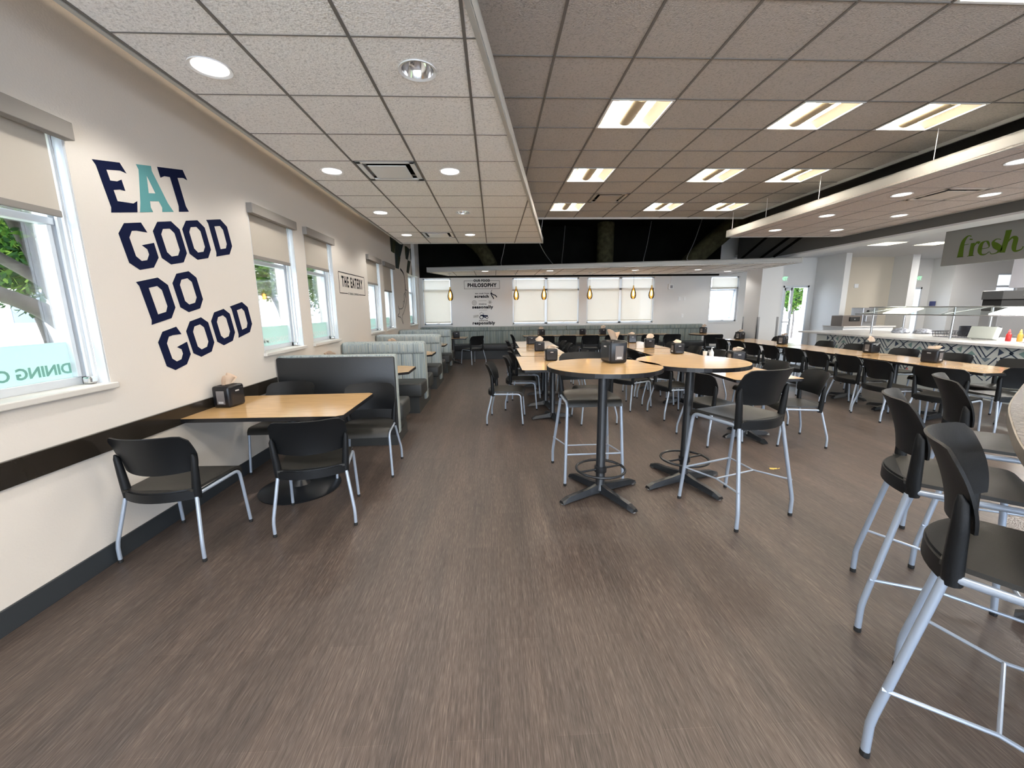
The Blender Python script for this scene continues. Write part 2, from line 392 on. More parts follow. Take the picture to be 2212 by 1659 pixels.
def window_left(i, y0, y1, z0=1.12, z1=2.58, text=None, tz=1.225, tail=0.):
    w = bpy.data.objects.new('window_%d' % i, None); COL.objects.link(w); w['kind'] = 'structure'
    xg = XW-.15
    b = NB()
    for (a, c, e, f) in [(y0, y0+.045, z0, z1), (y1-.045, y1, z0, z1), (y0, y1, z0, z0+.05), (y0, y1, z1-.05, z1)]: box(b, xg-.05, xg+.02, a, c, e, f, .004)
    box(b, xg-.03, xg+.035, y0+.03, y1-.03, 2.06, 2.10, .004)
    box(b, xg-.02, xg+.03, y0+.045, y0+.07, z0+.05, 2.06, .003); box(b, xg-.02, xg+.03, y1-.07, y1-.045, z0+.05, 2.06, .003)
    box(b, xg+.02, XW-.002, y1-.012, y1+.0, z0, z1, 0); box(b, xg+.02, XW-.002, y0, y0+.012, z0, z1, 0)
    obj('window_frame', b, FRAME, w)
    b = NB(); box(b, xg+.04, xg+.055, y1-.03, y1-.012, z0, z1, 0); box(b, xg+.075, xg+.09, y1-.026, y1-.012, z0, z1, 0); obj('shade_guide', b, WHITE, w)
    b = NB(); box(b, xg-.012, xg-.006, y0+.04, y1-.04, z0+.045, z1-.045); obj('glass', b, GLASS, w, label='clear window pane')
    b = NB(); box(b, XW-.13, XW+.035, y0-.02, y1+.02, z0-.035, z0+.002, .006); obj('sill', b, PM('sill_paint_%d' % i, (.62, .60, .56), .5), w)
    b = NB(); box(b, xg+.05, xg+.10, y1-.075, y1-.02, z0+.005, z0+.05, .012); obj('latch', b, CHROME, w)
    b = NB(); box(b, xg-.003, xg-.001, y0+.07, y1-.07, z0+.05, 1.385); fr = obj('frosted_film', b, FROST, w, label='mint frosted film band')
    M = basis((xg+.002, (y0+y1)/2-tail, tz), (0, -1, 0), (0, 0, 1))
    M = M @ Matrix.Diagonal((-1, 1, 1, 1)) @ Matrix.Diagonal((-1, 1, 1, 1))
    M = basis((xg+.002, (y0+y1)/2+tail, tz), (0, -1, 0), (0, 0, 1))
    textmesh('lettering', text or 'DINING COMMONS', .085, PM('film_text_%d' % i, (.16, .36, .31) if i < 2 else (.75, .85, .83), .5), fr, M, .002, .98)
    return w
window_left(1, *LW[0], tail=.0)
window_left(2, *LW[1]); window_left(3, *LW[2]); window_left(4, *LW[3]); window_left(5, *LW[4]); window_left(6, *LW[5])

def shade(y0, y1, zb, label, ax='x', c=XW, val=True, ztop=2.62, fab=SHADE):
    cy = (y0+y1)/2; w = (y1-y0)/2
    t = thing('roller_shade', label, 'window shade', (c, cy, ztop) if ax == 'x' else (cy, c, ztop), 0, 'fabric roller shades')
    def bb(bm, o0, o1, a0, a1, z0, z1, bev=0):
        if ax == 'x': box(bm, o0, o1, a0, a1, z0-ztop, z1-ztop, bev)
        else: box(bm, a0, a1, -o1, -o0, z0-ztop, z1-ztop, bev)
    if val:
        b = NB(); bb(b, -.005, .055, -w-.01, w+.01, ztop-.095, ztop, .004); obj('valance', b, VAL, t)
    off = -.05 if ax == 'x' else -.03
    b = NB(); bb(b, off-.001, off+.001, -w+.03, w-.05, zb, ztop-.04); obj('fabric', b, fab, t)
    b = NB(); bb(b, off-.008, off+.010, -w+.03, w-.05, zb-.002, zb+.035, .004); obj('hem_bar', b, VAL if val else fab, t)
    if ax == 'x':
        b = NB(); tube(b, [(off+.01, w-.03, -.05), (off+.012, w-.03, -1.38)], .0022, 6); obj('cord', b, CHROME, t)
    return t
shade(*LW[0], 2.10, 'fabric roller shade pulled partway down on the nearest left wall window')
shade(*LW[1], 2.10, 'half lowered roller shade right of the GOOD lettering, on the wider of the window pair')
shade(*LW[2], 2.13, 'half lowered roller shade on the window just left of THE EATERY sign')
shade(*LW[3], 2.08, 'roller shade on the window just right of THE EATERY sign')
shade(*LW[4], 1.98, 'roller shade on the window before the green leaf mural')

def window_back(i, x0, x1, z0, z1, mull=None, bar=2.165, openp=False):
    w = bpy.data.objects.new('window_%d' % i, None); COL.objects.link(w); w['kind'] = 'structure'
    yg = YB+.1; b = NB()
    def f(a, c, e, g): box(b, a, c, yg-.03, yg+.04, e, g, .004)
    f(x0, x0+.05, z0, z1); f(x1-.05, x1, z0, z1); f(x0, x1, z0, z0+.05); f(x0, x1, z1-.04, z1); f(x0, x1, bar-.03, bar+.03)
    if mull: f(mull-.05, mull+.05, z0, z1)
    obj('window_frame', b, FRAME, w)
    b = NB(); box(b, x0+.04, x1-.04, yg+.01, yg+.016, z0+.04, z1-.04); obj('glass', b, GLASS, w, label='clear window pane')
    b = NB(); box(b, x0-.03, x1+.03, YB-.03, YB+.1, z0-.03, z0, .006); obj('sill', b, WHITE, w)
    cs = [(x0+x1)/2] if not mull else [(x0+mull)/2, (mull+x1)/2]
    for c in cs:
        b = NB(); box(b, c-.04, c+.04, YB+.0, YB+.06, z0+.045, z0+.062, .004); tube(b, [(c, YB+.02, z0+.05), (c+.09, YB-.01, z0+.085)], .006, 6); obj('crank_handle', b, SSTEEL, w)
    return w
window_back(7, *BW[0], 1.06, 2.54); window_back(8, *BW[1], 1.06, 2.54, 1.72); window_back(9, *BW[2], 1.06, 2.54, 4.18); window_back(10, *BW[3], 1.06, 2.54)
kw = dict(ax='y', c=YB, val=False, ztop=2.53, fab=SHADE2)
shade(-2.27, -1.36, 1.13, 'fully lowered pale shade on the back window nearest the left corner', **kw)
shade(.62, 1.72, 1.13, 'lowered pale shade right of the food philosophy lettering, left half of the double window', **kw)
shade(1.72, 2.8, 1.13, 'lowered pale shade on the right half of the double window by the philosophy lettering', **kw)
shade(3.06, 4.18, 1.13, 'lowered pale shade on the left half of the double window further right', **kw)
shade(4.18, 5.3, 1.13, 'lowered pale shade on the right half of the double window further right', **kw)
wz = bpy.data.objects['window_10']
b = NB(); A_r = R(11)
for (xa, xb, ta, tb) in ((7.22, 7.27, 0, 1.0), (8.06, 8.11, 0, 1.0), (7.22, 8.11, 0, .05), (7.22, 8.11, .95, 1.0)):
    box(b, xa, xb, -.015, .015, -tb, -ta, M=Matrix.Translation((0, YB+.16, 2.13)) @ Matrix.Rotation(A_r, 4, 'X'))
obj('open_sash', b, FRAME, wz)
shade(7.2, 8.14, 2.14, 'short cream shade covering only the top of the rightmost back window', **kw)
# open casement sash on the rightmost back window
# baseboards, chair rail
b = NB(); box(b, XW, XW+.014, Y0, 4.5, 0, .127, .003); struct('baseboard_left', b, BASEB)
b = NB(); box(b, XW, XW+.022, Y0, 4.53, .705, .838, .003); struct('trim_1', b, DARKTR)

# ------------------------------------------------------------------ ceilings
G = .6096
def cell(bm, x0, x1, y0, y1, z, hole=None, n=28):
    if hole is None:
        box(bm, x0, x1, y0, y1, z, z+.015); return
    cx, cy, r = hole
    per = []
    ring = []
    for k in range(n):
        a = 2*PI*k/n+PI/n; c_, s_ = math.cos(a), math.sin(a)
        ring.append((cx+r*c_, cy+r*s_))
        t = min(abs((x1-cx)/c_) if c_ > 0 else abs((x0-cx)/c_) if c_ < 0 else 1e9, abs((y1-cy)/s_) if s_ > 0 else abs((y0-cy)/s_) if s_ < 0 else 1e9)
        per.append((cx+t*c_, cy+t*s_))
    V = [bm.verts.new((x, y, z)) for x, y in ring]; P = [bm.verts.new((x, y, z)) for x, y in per]
    cor = {}
    for k in range(n):
        a, c = per[k], per[(k+1) % n]; k2 = (k+1) % n
        if abs(a[0]-c[0]) > 1e-6 and abs(a[1]-c[1]) > 1e-6:
            qx = x1 if max(a[0], c[0]) > x1-1e-6 else x0; qy = y1 if max(a[1], c[1]) > y1-1e-6 else y0
            q = bm.verts.new((qx, qy, z)); bm.faces.new((V[k], P[k], q, P[k2], V[k2]))
        else: bm.faces.new((V[k], P[k], P[k2], V[k2]))
    U = [bm.verts.new((x, y, z+.1)) for x, y in ring]
    for k in range(n): bm.faces.new((V[k], V[(k+1) % n], U[(k+1) % n], U[k]))
# main ceiling
mx0, my0 = .4942, 3.4366
fix = []
for jy in (-8, -5, -2, 1, 4, 7):
    for ix in (1, 4, 6): fix.append((ix, jy))
ventm = (2, 6)
b = NB(); gb = NB()
for i in range(-5, 8):
    for j in range(-12, 9):
        if (i, j) in fix or (i, j) == ventm: continue
        x0 = mx0+i*G; x1 = min(x0+G, 5.35); y0 = my0+j*G; y1 = min(y0+G, 8.91)
        if y1 < Y0: continue
        cell(b, max(x0, XW), x1, max(y0, Y0), y1, MZ+.006)
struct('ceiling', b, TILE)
b = NB()
for i in range(-4, 8): box(b, mx0+i*G-.009, mx0+i*G+.009, Y0, 8.91, MZ-.001, MZ+.02)
for j in range(-11, 9): box(b, XW, 5.35, my0+j*G-.0045, my0+j*G+.0045, MZ-.0005, MZ+.02)
struct('trim_2', b, TBAR)
b = NB(); box(b, XW, 5.36, 8.90, 8.93, MZ-.03, MZ+.05); box(b, 5.345, 5.375, Y0, 8.93, MZ-.03, MZ+.05); struct('trim_3', b, FASCIA)
# upper bulkhead above the servery opening
b = NB(); box(b, 7.4, 7.9, Y0, 12.4, 2.82, 4.1); struct('wall_header', b, PM('header_grey', (.125, .125, .12), .85, spec=.2))
b = NB(); box(b, 7.395, 7.905, Y0, 12.4, 2.79, 2.822); struct('trim_5', b, PM('soffit_white', (.62, .63, .65), .7))
def hdr_brace(y0, z0, y1, z1, k):
    b = NB(); tube(b, [(7.37, y0, z0), (7.37, y1, z1)], .03, 6)
    tag(obj('ceiling_brace', b, BLACKP), ['black diagonal brace on the grey header, farthest of three', 'black diagonal brace on the grey header, middle of three', 'black diagonal brace on the grey header, nearest of three'][k], 'brace', 'black braces across the header')
hdr_brace(12.35, 2.86, 10.9, 3.45, 0); hdr_brace(11.3, 2.84, 9.7, 3.42, 1); hdr_brace(10.7, 2.83, 9.1, 3.42, 2)
# column carrying the header, with corner guards
b = NB(); box(b, 7.6, 8.2, 11.45, 12.17, 0, 3.0); struct('wall_column', b, WALLC)
for k, (x, y) in enumerate([(7.6, 12.17), (7.6, 11.45), (8.2, 11.45)]):
    b = NB(); sx = 1 if x < 8 else -1; sy = 1 if y < 12 else -1
    box(b, min(x-sx*.006, x+sx*.05), max(x-sx*.006, x+sx*.05), min(y-sy*.006, y), max(y-sy*.006, y), .1, 1.25)
    box(b, min(x-sx*.006, x), max(x-sx*.006, x), min(y-sy*.006, y+sy*.05), max(y-sy*.006, y+sy*.05), .1, 1.25)
    tag(obj('corner_guard', b, SSTEEL), ['steel corner guard on the back left edge of the square column', 'steel corner guard on the front left edge of the square column', 'steel corner guard on the front right edge of the square column by the glass door'][k], 'corner guard', 'steel corner guards')

def tray(poly, z, th, name, grid, dl=(), vents=(), tile=TILEL, dark=TBAR):
    """suspended ceiling: poly footprint, fascia around, tiled underside; grid=(x0,y0)"""
    b = NB(); prism(b, [(x, y) for x, y in poly], z+.02, z+th-.005)
    # carve: only the fascia ring + top is needed
    b.free(); b = NB()
    n = len(poly); P = [Vector((x, y, 0)) for x, y in poly]; c = sum(P, Vector())/n
    for k in range(n):
        a, e = P[k], P[(k+1) % n]; d = (e-a).normalized(); nn = Vector((-d.y, d.x, 0))
        if (c-a).dot(nn) < 0: nn = -nn
        w = .03
        q = [a, e, e+nn*w, a+nn*w]; prism(b, [(v.x, v.y) for v in q], z-.004, z+th)
    prism(b, [(x, y) for x, y in poly], z+th-.02, z+th)
    struct('trim_'+name, b, FASCIA)
    # underside cells clipped to the polygon
    b = NB(); g = NB()
    xs = [p[0] for p in poly]; ys = [p[1] for p in poly]
    gx, gy = grid; i0 = math.floor((min(xs)-gx)/G); i1 = math.ceil((max(xs)-gx)/G); j0 = math.floor((min(ys)-gy)/G); j1 = math.ceil((max(ys)-gy)/G)
    holes = {}
    for (i, j, *_r) in dl: holes[(i, j)] = (gx+(i+.5)*G, gy+(j+.5)*G, .096)
    for i in range(i0, i1):
        for j in range(j0, j1):
            if (i, j) in vents: continue
            if (i, j) in holes: cell(b, gx+i*G, gx+(i+1)*G, gy+j*G, gy+(j+1)*G, z+.004, holes[(i, j)]); continue
            q = clip([(gx+i*G, gy+j*G), (gx+(i+1)*G, gy+j*G), (gx+(i+1)*G, gy+(j+1)*G), (gx+i*G, gy+(j+1)*G)], poly)
            if len(q) >= 3: prism(b, q, z+.004, z+.018)
    struct('ceiling_'+name, b, tile)
    b = NB()
    for i in range(i0, i1+1):
        for (w, ax) in ((.009, 'x'),):
            q = clip([(gx+i*G-w, min(ys)), (gx+i*G+w, min(ys)), (gx+i*G+w, max(ys)), (gx+i*G-w, max(ys))], poly)
            if len(q) >= 3: prism(b, q, z, z+.012)
    for j in range(j0, j1+1):
        w = .004
        q = clip([(min(xs), gy+j*G-w), (max(xs), gy+j*G-w), (max(xs), gy+j*G+w), (min(xs), gy+j*G+w)], poly)
        if len(q) >= 3: prism(b, q, z+.001, z+.012)
    struct('trim_grid_'+name, b, dark)
def clip(sub, poly):
    area = sum(poly[k][0]*poly[(k+1) % len(poly)][1]-poly[(k+1) % len(poly)][0]*poly[k][1] for k in range(len(poly)))
    cl = poly if area > 0 else poly[::-1]; out = sub
    for k in range(len(cl)):
        a, e = cl[k], cl[(k+1) % len(cl)]
        def ins(p): return (e[0]-a[0])*(p[1]-a[1])-(e[1]-a[1])*(p[0]-a[0]) >= -1e-9
        inp = out; out = []
        for q in range(len(inp)):
            p1, p2 = inp[q-1], inp[q]; i1_, i2_ = ins(p1), ins(p2)
            if i1_ != i2_:
                dx, dy = p2[0]-p1[0], p2[1]-p1[1]; ex, ey = e[0]-a[0], e[1]-a[1]
                den = ex*dy-ey*dx; t = (ey*(p1[0]-a[0])-ex*(p1[1]-a[1]))/den if abs(den) > 1e-12 else 0
                out.append((p1[0]+t*dx, p1[1]+t*dy))
            if i2_: out.append(p2)
        if not out: return []
    return out
tx0, ty0 = -1.9577, 2.466
DL1 = [(i, j) for j in (-9, -6, -3, 0, 3, 6, 9) for i in (0, 2)]
VL1 = [(1, 3), (1, 9)]
tray([(-2.0, Y0+.05), (-1.05, Y0+.05), (1.11, 9.28), (-2.0, 9.28)], TZ, .12, 'left', (tx0, ty0), DL1, VL1)
rx0, ry0 = 5.4-G/2, 5.45-G/2
DL2 = [(i, j) for j in (-4, -2, 0, 2, 4) for i in (0, 2)]
VL2 = [(1, 0)]
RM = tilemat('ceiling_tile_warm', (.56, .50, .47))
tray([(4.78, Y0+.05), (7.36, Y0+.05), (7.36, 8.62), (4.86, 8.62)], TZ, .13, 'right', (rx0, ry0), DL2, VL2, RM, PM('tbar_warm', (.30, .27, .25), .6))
CLOUD = [(-1.87, 11.85), (7.6, 9.97), (7.7, 13.1), (-1.42, 13.16)]
DL3 = [(2, 1), (5, 1), (9, 1), (12, 1), (14, 2)]
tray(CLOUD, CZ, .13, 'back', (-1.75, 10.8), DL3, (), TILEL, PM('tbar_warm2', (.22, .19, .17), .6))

# ------------------------------------------------------------------ ceiling fixtures
def troffer():
    t = thing('ceiling_light', '', 'ceiling light')
    h = G/2-.006; b = NB()
    for q in ((-h, h, -h, -h+.02), (-h, h, h-.02, h), (-h, -h+.02, -h, h), (h-.02, h, -h, h)): box(b, *q, -.004, .012)
    for sx in (-1, 1): box(b, sx*h-(.006 if sx > 0 else 0), sx*h+(.006 if sx < 0 else 0), -h, h, 0, .09)
    for sy in (-1, 1): box(b, -h, h, sy*h-(.006 if sy > 0 else 0), sy*h+(.006 if sy < 0 else 0), 0, .09)
    box(b, -h, h, -h, h, .09, .1); obj('frame', b, WHITE, t)
    w = h-.022
    for s in (-1, 1):
        b = NB()
        def fn(u, v, s=s):
            return (s*(.085+u*.085), -w+.02+(2*w-.04)*v, .058+.008*math.sin(PI*u))
        sheet(b, fn, 6, 1, .003); obj('diffuser', b, FLU, t, True)
        b = NB()
        def fr_(u, v, s=s): return (s*(.17+u*(w-.17)), -w+2*w*v, .062-.055*u**1.6)
        sheet(b, fr_, 8, 1, .002); obj('reflector', b, REFL, t, True)
    b = NB()
    prof = [(.082*math.cos(a), -.012+.058*math.sin(a)) for a in [PI*k/12 for k in range(13)]]
    prism(b, [(x, z) for x, z in [(p[0], .05-p[1]) for p in prof]], -w+.03, w-.03, lambda x, z, y: (x, y, z))
    obj('basket', b, FLUB, t, True); return t
TR = troffer(); first = True
rows = {-8: 'far behind the camera position', -5: 'behind the camera position', -2: 'row cut by the top of the frame', 1: 'first fully seen row of the high ceiling', 4: 'second fully seen row of the high ceiling', 7: 'row closest to the black back plenum'}
cols = {1: 'leftmost', 4: 'middle', 6: 'rightmost'}
for (ix, jy) in fix:
    loc = (mx0+(ix+.5)*G, my0+(jy+.5)*G, MZ)
    if jy == -2 and ix != 4: lab = 'square white recessed light, %s, %s' % (cols[ix], rows[jy])
    else: lab = 'square white recessed light, %s in the %s' % (cols[ix], rows[jy])
    if jy <= -5: continue
    if first: TR.location = loc; TR['label'] = lab; TR['group'] = 'square recessed lights in the high ceiling'; first = False
    else: dup(TR, loc, 0, lab, 'square recessed lights in the high ceiling')
b = NB()
for (ix, jy) in fix:
    if jy <= -5: cell(b, mx0+ix*G, mx0+(ix+1)*G, my0+jy*G, my0+(jy+1)*G, MZ+.006)
struct('ceiling_infill', b, TILE)
for (ix, jy) in fix:  # unseen fill lights added behind the camera, with no fixtures around them
    if jy > -5: continue
    L = bpy.data.lights.new('troffer_light', 'AREA'); L.shape = 'SQUARE'; L.size = .54; L.energy = 27; L.color = (1, .90, .76)
    o = bpy.data.objects.new('troffer_light', L); COL.objects.link(o); o.location = (mx0+(ix+.5)*G, my0+(jy+.5)*G, MZ-.012)

def downlight(mat_in=BULB, refl=CHROME, cone=.55):
    t = thing('downlight', '', 'recessed light')
    b = NB(); lathe(b, [(.094, .005), (.104, .0), (.114, -.003), (.114, .0035), (.094, .006)], 32, cap=False); obj('trim_ring', b, WHITE, t, True)
    b = NB(); lathe(b, [(.095, .003), (.088, .035), (.07, .07), (.045, .095)], 32, cap=False); obj('reflector', b, refl, t, True)
    b = NB(); lathe(b, [(.0, .088), (.05, .09), (.05, .1), (0, .1)], 24, cap=False); obj('lamp', b, mat_in, t)
    return t
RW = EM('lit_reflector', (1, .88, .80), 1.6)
OFFB = PM('unlit_lamp', (.3, .3, .3), .3)
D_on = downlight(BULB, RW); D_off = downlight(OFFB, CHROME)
used = {'on': False, 'off': False}
def put_dl(loc, label, on, group, watt=7):
    src = D_on if on else D_off; k = 'on' if on else 'off'
    if not used[k]:
        src.location = loc; src['label'] = label; src['group'] = group; used[k] = True
    else: dup(src, loc, 0, label, group)
    if on:
        L = bpy.data.lights.new('downlight_lamp', 'SPOT'); L.energy = watt*3.6; L.spot_size = R(145); L.spot_blend = .4; L.shadow_soft_size = .07; L.color = (1, .94, .87)
        o = bpy.data.objects.new('downlight_lamp', L); COL.objects.link(o); o.location = (loc[0], loc[1], loc[2]-.01)
names = {0: 'nearest row', 3: 'second row', 6: 'third row', 9: 'farthest row'}
for (i, j) in DL1:
    loc = (tx0+(i+.5)*G, ty0+(j+.5)*G, TZ)
    if j < 0:
        put_dl(loc, 'round recessed light behind the camera in the low left ceiling', True, 'downlights of the low left ceiling behind the view', 7); continue
    on = (i, j) not in ((2, 0), (2, 6))
    put_dl(loc, ('lit' if on else 'unlit chrome')+' round recessed light, '+names[j]+', '+('wall side' if i == 0 else 'aisle side')+' of the low left ceiling', on, 'downlights in the low left ceiling')
nm = {-4: 'behind the view', -2: 'nearest row, right frame edge', 0: 'second row', 2: 'third row', 4: 'farthest row'}
for (i, j) in DL2:
    loc = (rx0+(i+.5)*G, ry0+(j+.5)*G, TZ)
    put_dl(loc, 'lit round recessed light, %s, %s side of the low right ceiling' % (nm[j], 'left' if i == 0 else 'servery'), True, 'downlights in the low right ceiling', 3)
for k, (x, y) in enumerate([(-1.75+(i+.5)*G, 10.8+(j+.5)*G) for i, j in DL3]):
    put_dl((x, y, CZ), 'small round light under the long back ceiling panel, %s' % ['leftmost', 'second from left', 'middle', 'second from right', 'rightmost'][k], True, 'downlights in the back ceiling panel', 4)

def vent(loc, label, mat=WHITE, s=1.):
    t = thing('ceiling_vent', label, 'air vent', loc)
    h = G/2-.02; b = NB()
    for q in ((-h, h, -h, -h+.05), (-h, h, h-.05, h), (-h, -h+.05, -h, h), (h-.05, h, -h, h)): box(b, *q, .0, .012, .003)
    box(b, -h-.012, h+.012, -h-.012, h+.012, .05, .06); obj('frame', b, mat, t)
    b = NB(); box(b, -.19, .19, -.19, .19, -.006, .002, .004); obj('plate', b, mat, t)
    b = NB(); box(b, -.23, .23, -.23, .23, .045, .052); obj('duct_opening', b, BLACKP, t)
    for x in (-.13, .13):
        pass
    return t
vent((tx0+1.5*G, ty0+3.5*G, TZ), 'white square air diffuser with flat plate in the low left ceiling, nearer one')
vent((tx0+1.5*G, ty0+9.5*G, TZ), 'white square air diffuser in the low left ceiling, farther one near its end')
vent((mx0+2.5*G, my0+6.5*G, MZ), 'beige square air diffuser in the high ceiling between light rows', PM('vent_beige', (.42, .37, .32), .6))
vent((rx0+1.5*G, ry0+.5*G, TZ), 'square air diffuser in the low right ceiling', PM('vent_beige2', (.55, .49, .44), .6))

t = thing('cove_light', 'warm strip light lying on top of the low left ceiling beside the wall', 'strip light', (0, 0, 0))
b = NB(); box(b, -1.73, -1.67, -3.4, 8.3, TZ+.12, TZ+.132); obj('housing', b, WHITE, t)
b = NB(); tube(b, [(-1.7, -3.4, TZ+.145), (-1.7, 8.3, TZ+.145)], .012, 8); obj('tube', b, EM('cove_tube', (1, .78, .55), 10), t)
b = NB(); box(b, -2.0, -1.98, Y0+.06, 9.27, TZ+.12, TZ+.19); struct('trim_cove_lip', b, FASCIA)  # unseen lip added to set where the cove light stops on the wall
# suspension wires of the right low ceiling + left
for k, (x, y) in enumerate([(4.83, 3.4), (4.84, 4.6), (4.84, 6.2), (4.85, 7.4), (4.86, 8.45)]):
    b = NB(); tube(b, [(x+.02, y, TZ+.12), (x+.02, y, 4.1)], .0035, 6)
    tag(obj('hanger_wire', b, WHITE), 'thin white hanger wire holding the low right ceiling, %s one' % ['nearest', 'second nearest', 'middle', 'second farthest', 'farthest'][k], 'hanger', 'hanger wires of the low right ceiling')
b = NB(); tube(b, [(1.04, 9.2, TZ+.1), (1.2, 9.3, 4.1)], .004, 6)
tag(obj('hanger_wire', b, WHITE), 'thin hanger wire at the far right corner of the low left ceiling', 'hanger')
# ducts and cables in the black plenum
def duct(pts, r, label):
    b = NB(); tube(b, smooth_pts(pts, 6, .4), r, 18); tag(obj('air_duct', b, DUCTM, None, True), label, 'air duct', 'wrapped ducts in the black plenum')
duct([(-1.2, 13.0, 4.05), (-.3, 12.3, 3.3), (-.05, 12.2, 2.78)], .2, 'olive wrapped duct slanting down left above the back ceiling panel')
duct([(3.4, 12.6, 4.05), (3.4, 12.6, 2.78)], .25, 'dark wrapped vertical duct in the middle of the black plenum')
duct([(7.0, 11.6, 4.05), (6.1, 11.9, 3.2), (5.7, 12.0, 2.78)], .25, 'olive wrapped duct slanting down on the right of the black plenum')
for k, (x, y, dx) in enumerate([(1.7, 11.9, -.3), (2.0, 12.2, .05), (4.2, 11.6, .1), (.2, 12.0, .12), (5.1, 10.9, .2)]):
    b = NB(); tube(b, smooth_pts([(x+dx*2, y, 3.9), (x+dx, y, 3.2), (x, y, 2.8), (x+.12, y, 2.75)], 5, .3), .009, 6)
    tag(obj('cable', b, SSTEEL), ['grey cable drooping onto the back ceiling panel left of centre', 'straight grey conduit rising from the back ceiling panel', 'grey cable rising at the middle of the back ceiling panel', 'thin grey cable beside the left slanting duct', 'thin grey cable beside the right slanting duct'][k], 'cable', 'cables in the black plenum')

# pendants
P0 = None
AMB = glassmat('amber_glass', (1.0, .72, .34), .5)
for k, x in enumerate([-1.29, .68, 1.52, 2.91, 4.25, 4.81]):
    lab = 'amber glass pendant bulb, %s of six in front of the back wall' % ['leftmost', 'second from left', 'third from left', 'fourth from left', 'fifth from left', 'rightmost']  [k]
    if P0 is None:
        P0 = thing('pendant_light', lab, 'pendant light', (x, 12.4, 2.6), 0, 'amber pendants along the back wall')
        b = NB(); tube(b, [(0, 0, 0), (0, 0, -.42)], .003, 6); obj('cord', b, CAP, P0)
        b = NB(); lathe(b, [(.012, -.38), (.022, -.39), (.022, -.45), (.03, -.46)], 16); obj('socket', b, PM('brass', (.5, .33, .12), .3, metal=.9), P0, True)
        b = NB(); lathe(b, [(.025, -.45), (.045, -.5), (.078, -.6), (.085, -.68), (.07, -.75), (.04, -.78), (.0, -.785)], 24, cap=False); obj('glass_shade', b, AMB, P0, True)
        b = NB(); lathe(b, [(.0, -.52), (.02, -.55), (.028, -.62), (.02, -.69), (0, -.71)], 12, cap=False); obj('bulb', b, FIL, P0, True)
        b = NB(); lathe(b, [(.05, 0), (.05, -.012), (.01, -.02)], 16); obj('canopy', b, SSTEEL, P0)
    else: dup(P0, (x, 12.4, 2.6), 0, lab, 'amber pendants along the back wall')

# ------------------------------------------------------------------ wall lettering
def unit_glyphs():
    E_ = [[(0, .3), (.2, .3), (.226, .238), (.185, .252), (.078, .25), (.078, .188), (.13, .186), (.168, .198), (.168, .13), (.13, .138), (.078, .133), (.078, .068), (.2, .055), (.238, .07), (.208, 0), (0, 0), (.014, .03), (.014, .27)]]
    A_ = [[(.335, .303), (.467, .303), (.46, .27), (.52, .06), (.553, 0), (.437, 0), (.45, .03), (.436, .072), (.352, .072), (.34, .03), (.348, 0), (.232, 0), (.262, .06), (.343, .27)], [(.398, .24), (.428, .124), (.364, .124)]]
    T_ = [[(.526, .303), (.79, .303), (.81, .231), (.77, .245), (.705, .242), (.705, .04), (.722, 0), (.61, 0), (.626, .04), (.626, .242), (.57, .245), (.526, .232)]]
    O_ = [[(.07, .3), (.205, .3), (.27, .24), (.27, .062), (.205, 0), (.07, 0), (0, .055), (0, .24)], [(.1, .25), (.17, .25), (.205, .215), (.205, .09), (.17, .055), (.1, .055), (.068, .09), (.068, .215)]]
    D_ = [[(0, .3), (.195, .3), (.265, .235), (.265, .065), (.195, 0), (0, 0), (.015, .03), (.015, .27)], [(.085, .245), (.165, .245), (.195, .21), (.195, .09), (.165, .055), (.085, .055)]]
    G_ = [[(.07, .3), (.21, .3), (.237, .233), (.15, .25), (.11, .25), (.072, .21), (.072, .09), (.105, .055), (.155, .055), (.188, .09), (.188, .125), (.152, .155), (.265, .162), (.262, .06), (.19, 0), (.065, 0), (0, .055), (0, .24)]]
    return E_, A_, T_, O_, D_, G_
E_, A_, T_, O_, D_, G_ = unit_glyphs()
t = thing('wall_lettering', 'large slanted EAT GOOD DO GOOD lettering on the left wall', 'wall lettering', (XW, 2.85, 2.186))
ca, sa = math.cos(R(13)), math.sin(R(13))
def wl_f(u0, v0):
    return lambda u, v, th: (.0008+th, (u+u0)*ca-(v+v0)*sa, (u+u0)*sa+(v+v0)*ca)
for g, u0, v0, mt in [(E_, 0, 0, NAVY), (A_, 0, 0, TEAL), (T_, 0, 0, NAVY), (G_, -.003, -.365, NAVY), (O_, .288, -.365, NAVY), (O_, .588, -.365, NAVY), (D_, .905, -.365, NAVY), (D_, -.005, -.736, NAVY), (O_, .31, -.736, NAVY),
                      (G_, -.005, -.1065-1.0, NAVY), (O_, .288, -1.106, NAVY), (O_, .597, -1.106, NAVY), (D_, .897, -1.106, NAVY)]:
    b = NB(); flat(b, g, wl_f(u0, v0)); obj('letter', b, mt, t, label='teal letter A' if mt is TEAL else None)
# the eatery sign
def rect_outline(bm, u0, u1, v0, v1, w, f, gap=None):
    parts = [((u0, v0), (u0+w, v1)), ((u1-w, v0), (u1, v1)), ((u0, v1-w), (u1, v1))]
    if gap: parts += [((u0, v0), (gap[0], v0+w)), ((gap[1], v0), (u1, v0+w))]
    else: parts += [((u0, v0), (u1, v0+w))]
    for (a, c), (d, e) in parts: flat(bm, [[(a, c), (d, c), (d, e), (a, e)]], f)
t = thing('wall_sign', 'THE EATERY boxed lettering on the left wall between two window pairs', 'wall sign', (XW, 7.32, 2.0))
b = NB(); rect_outline(b, -.65, .64, -.17, .17, .012, lambda u, v, th: (.001+th, u, v), (-.3, .28)); obj('border', b, INK, t)
textmesh('title', 'THE EATERY', .27, INK, t, basis((.0015, -.01, .015), (0, 1, 0), (0, 0, 1)), .009, space=1.35, fw_=1.04, fh_=.175)
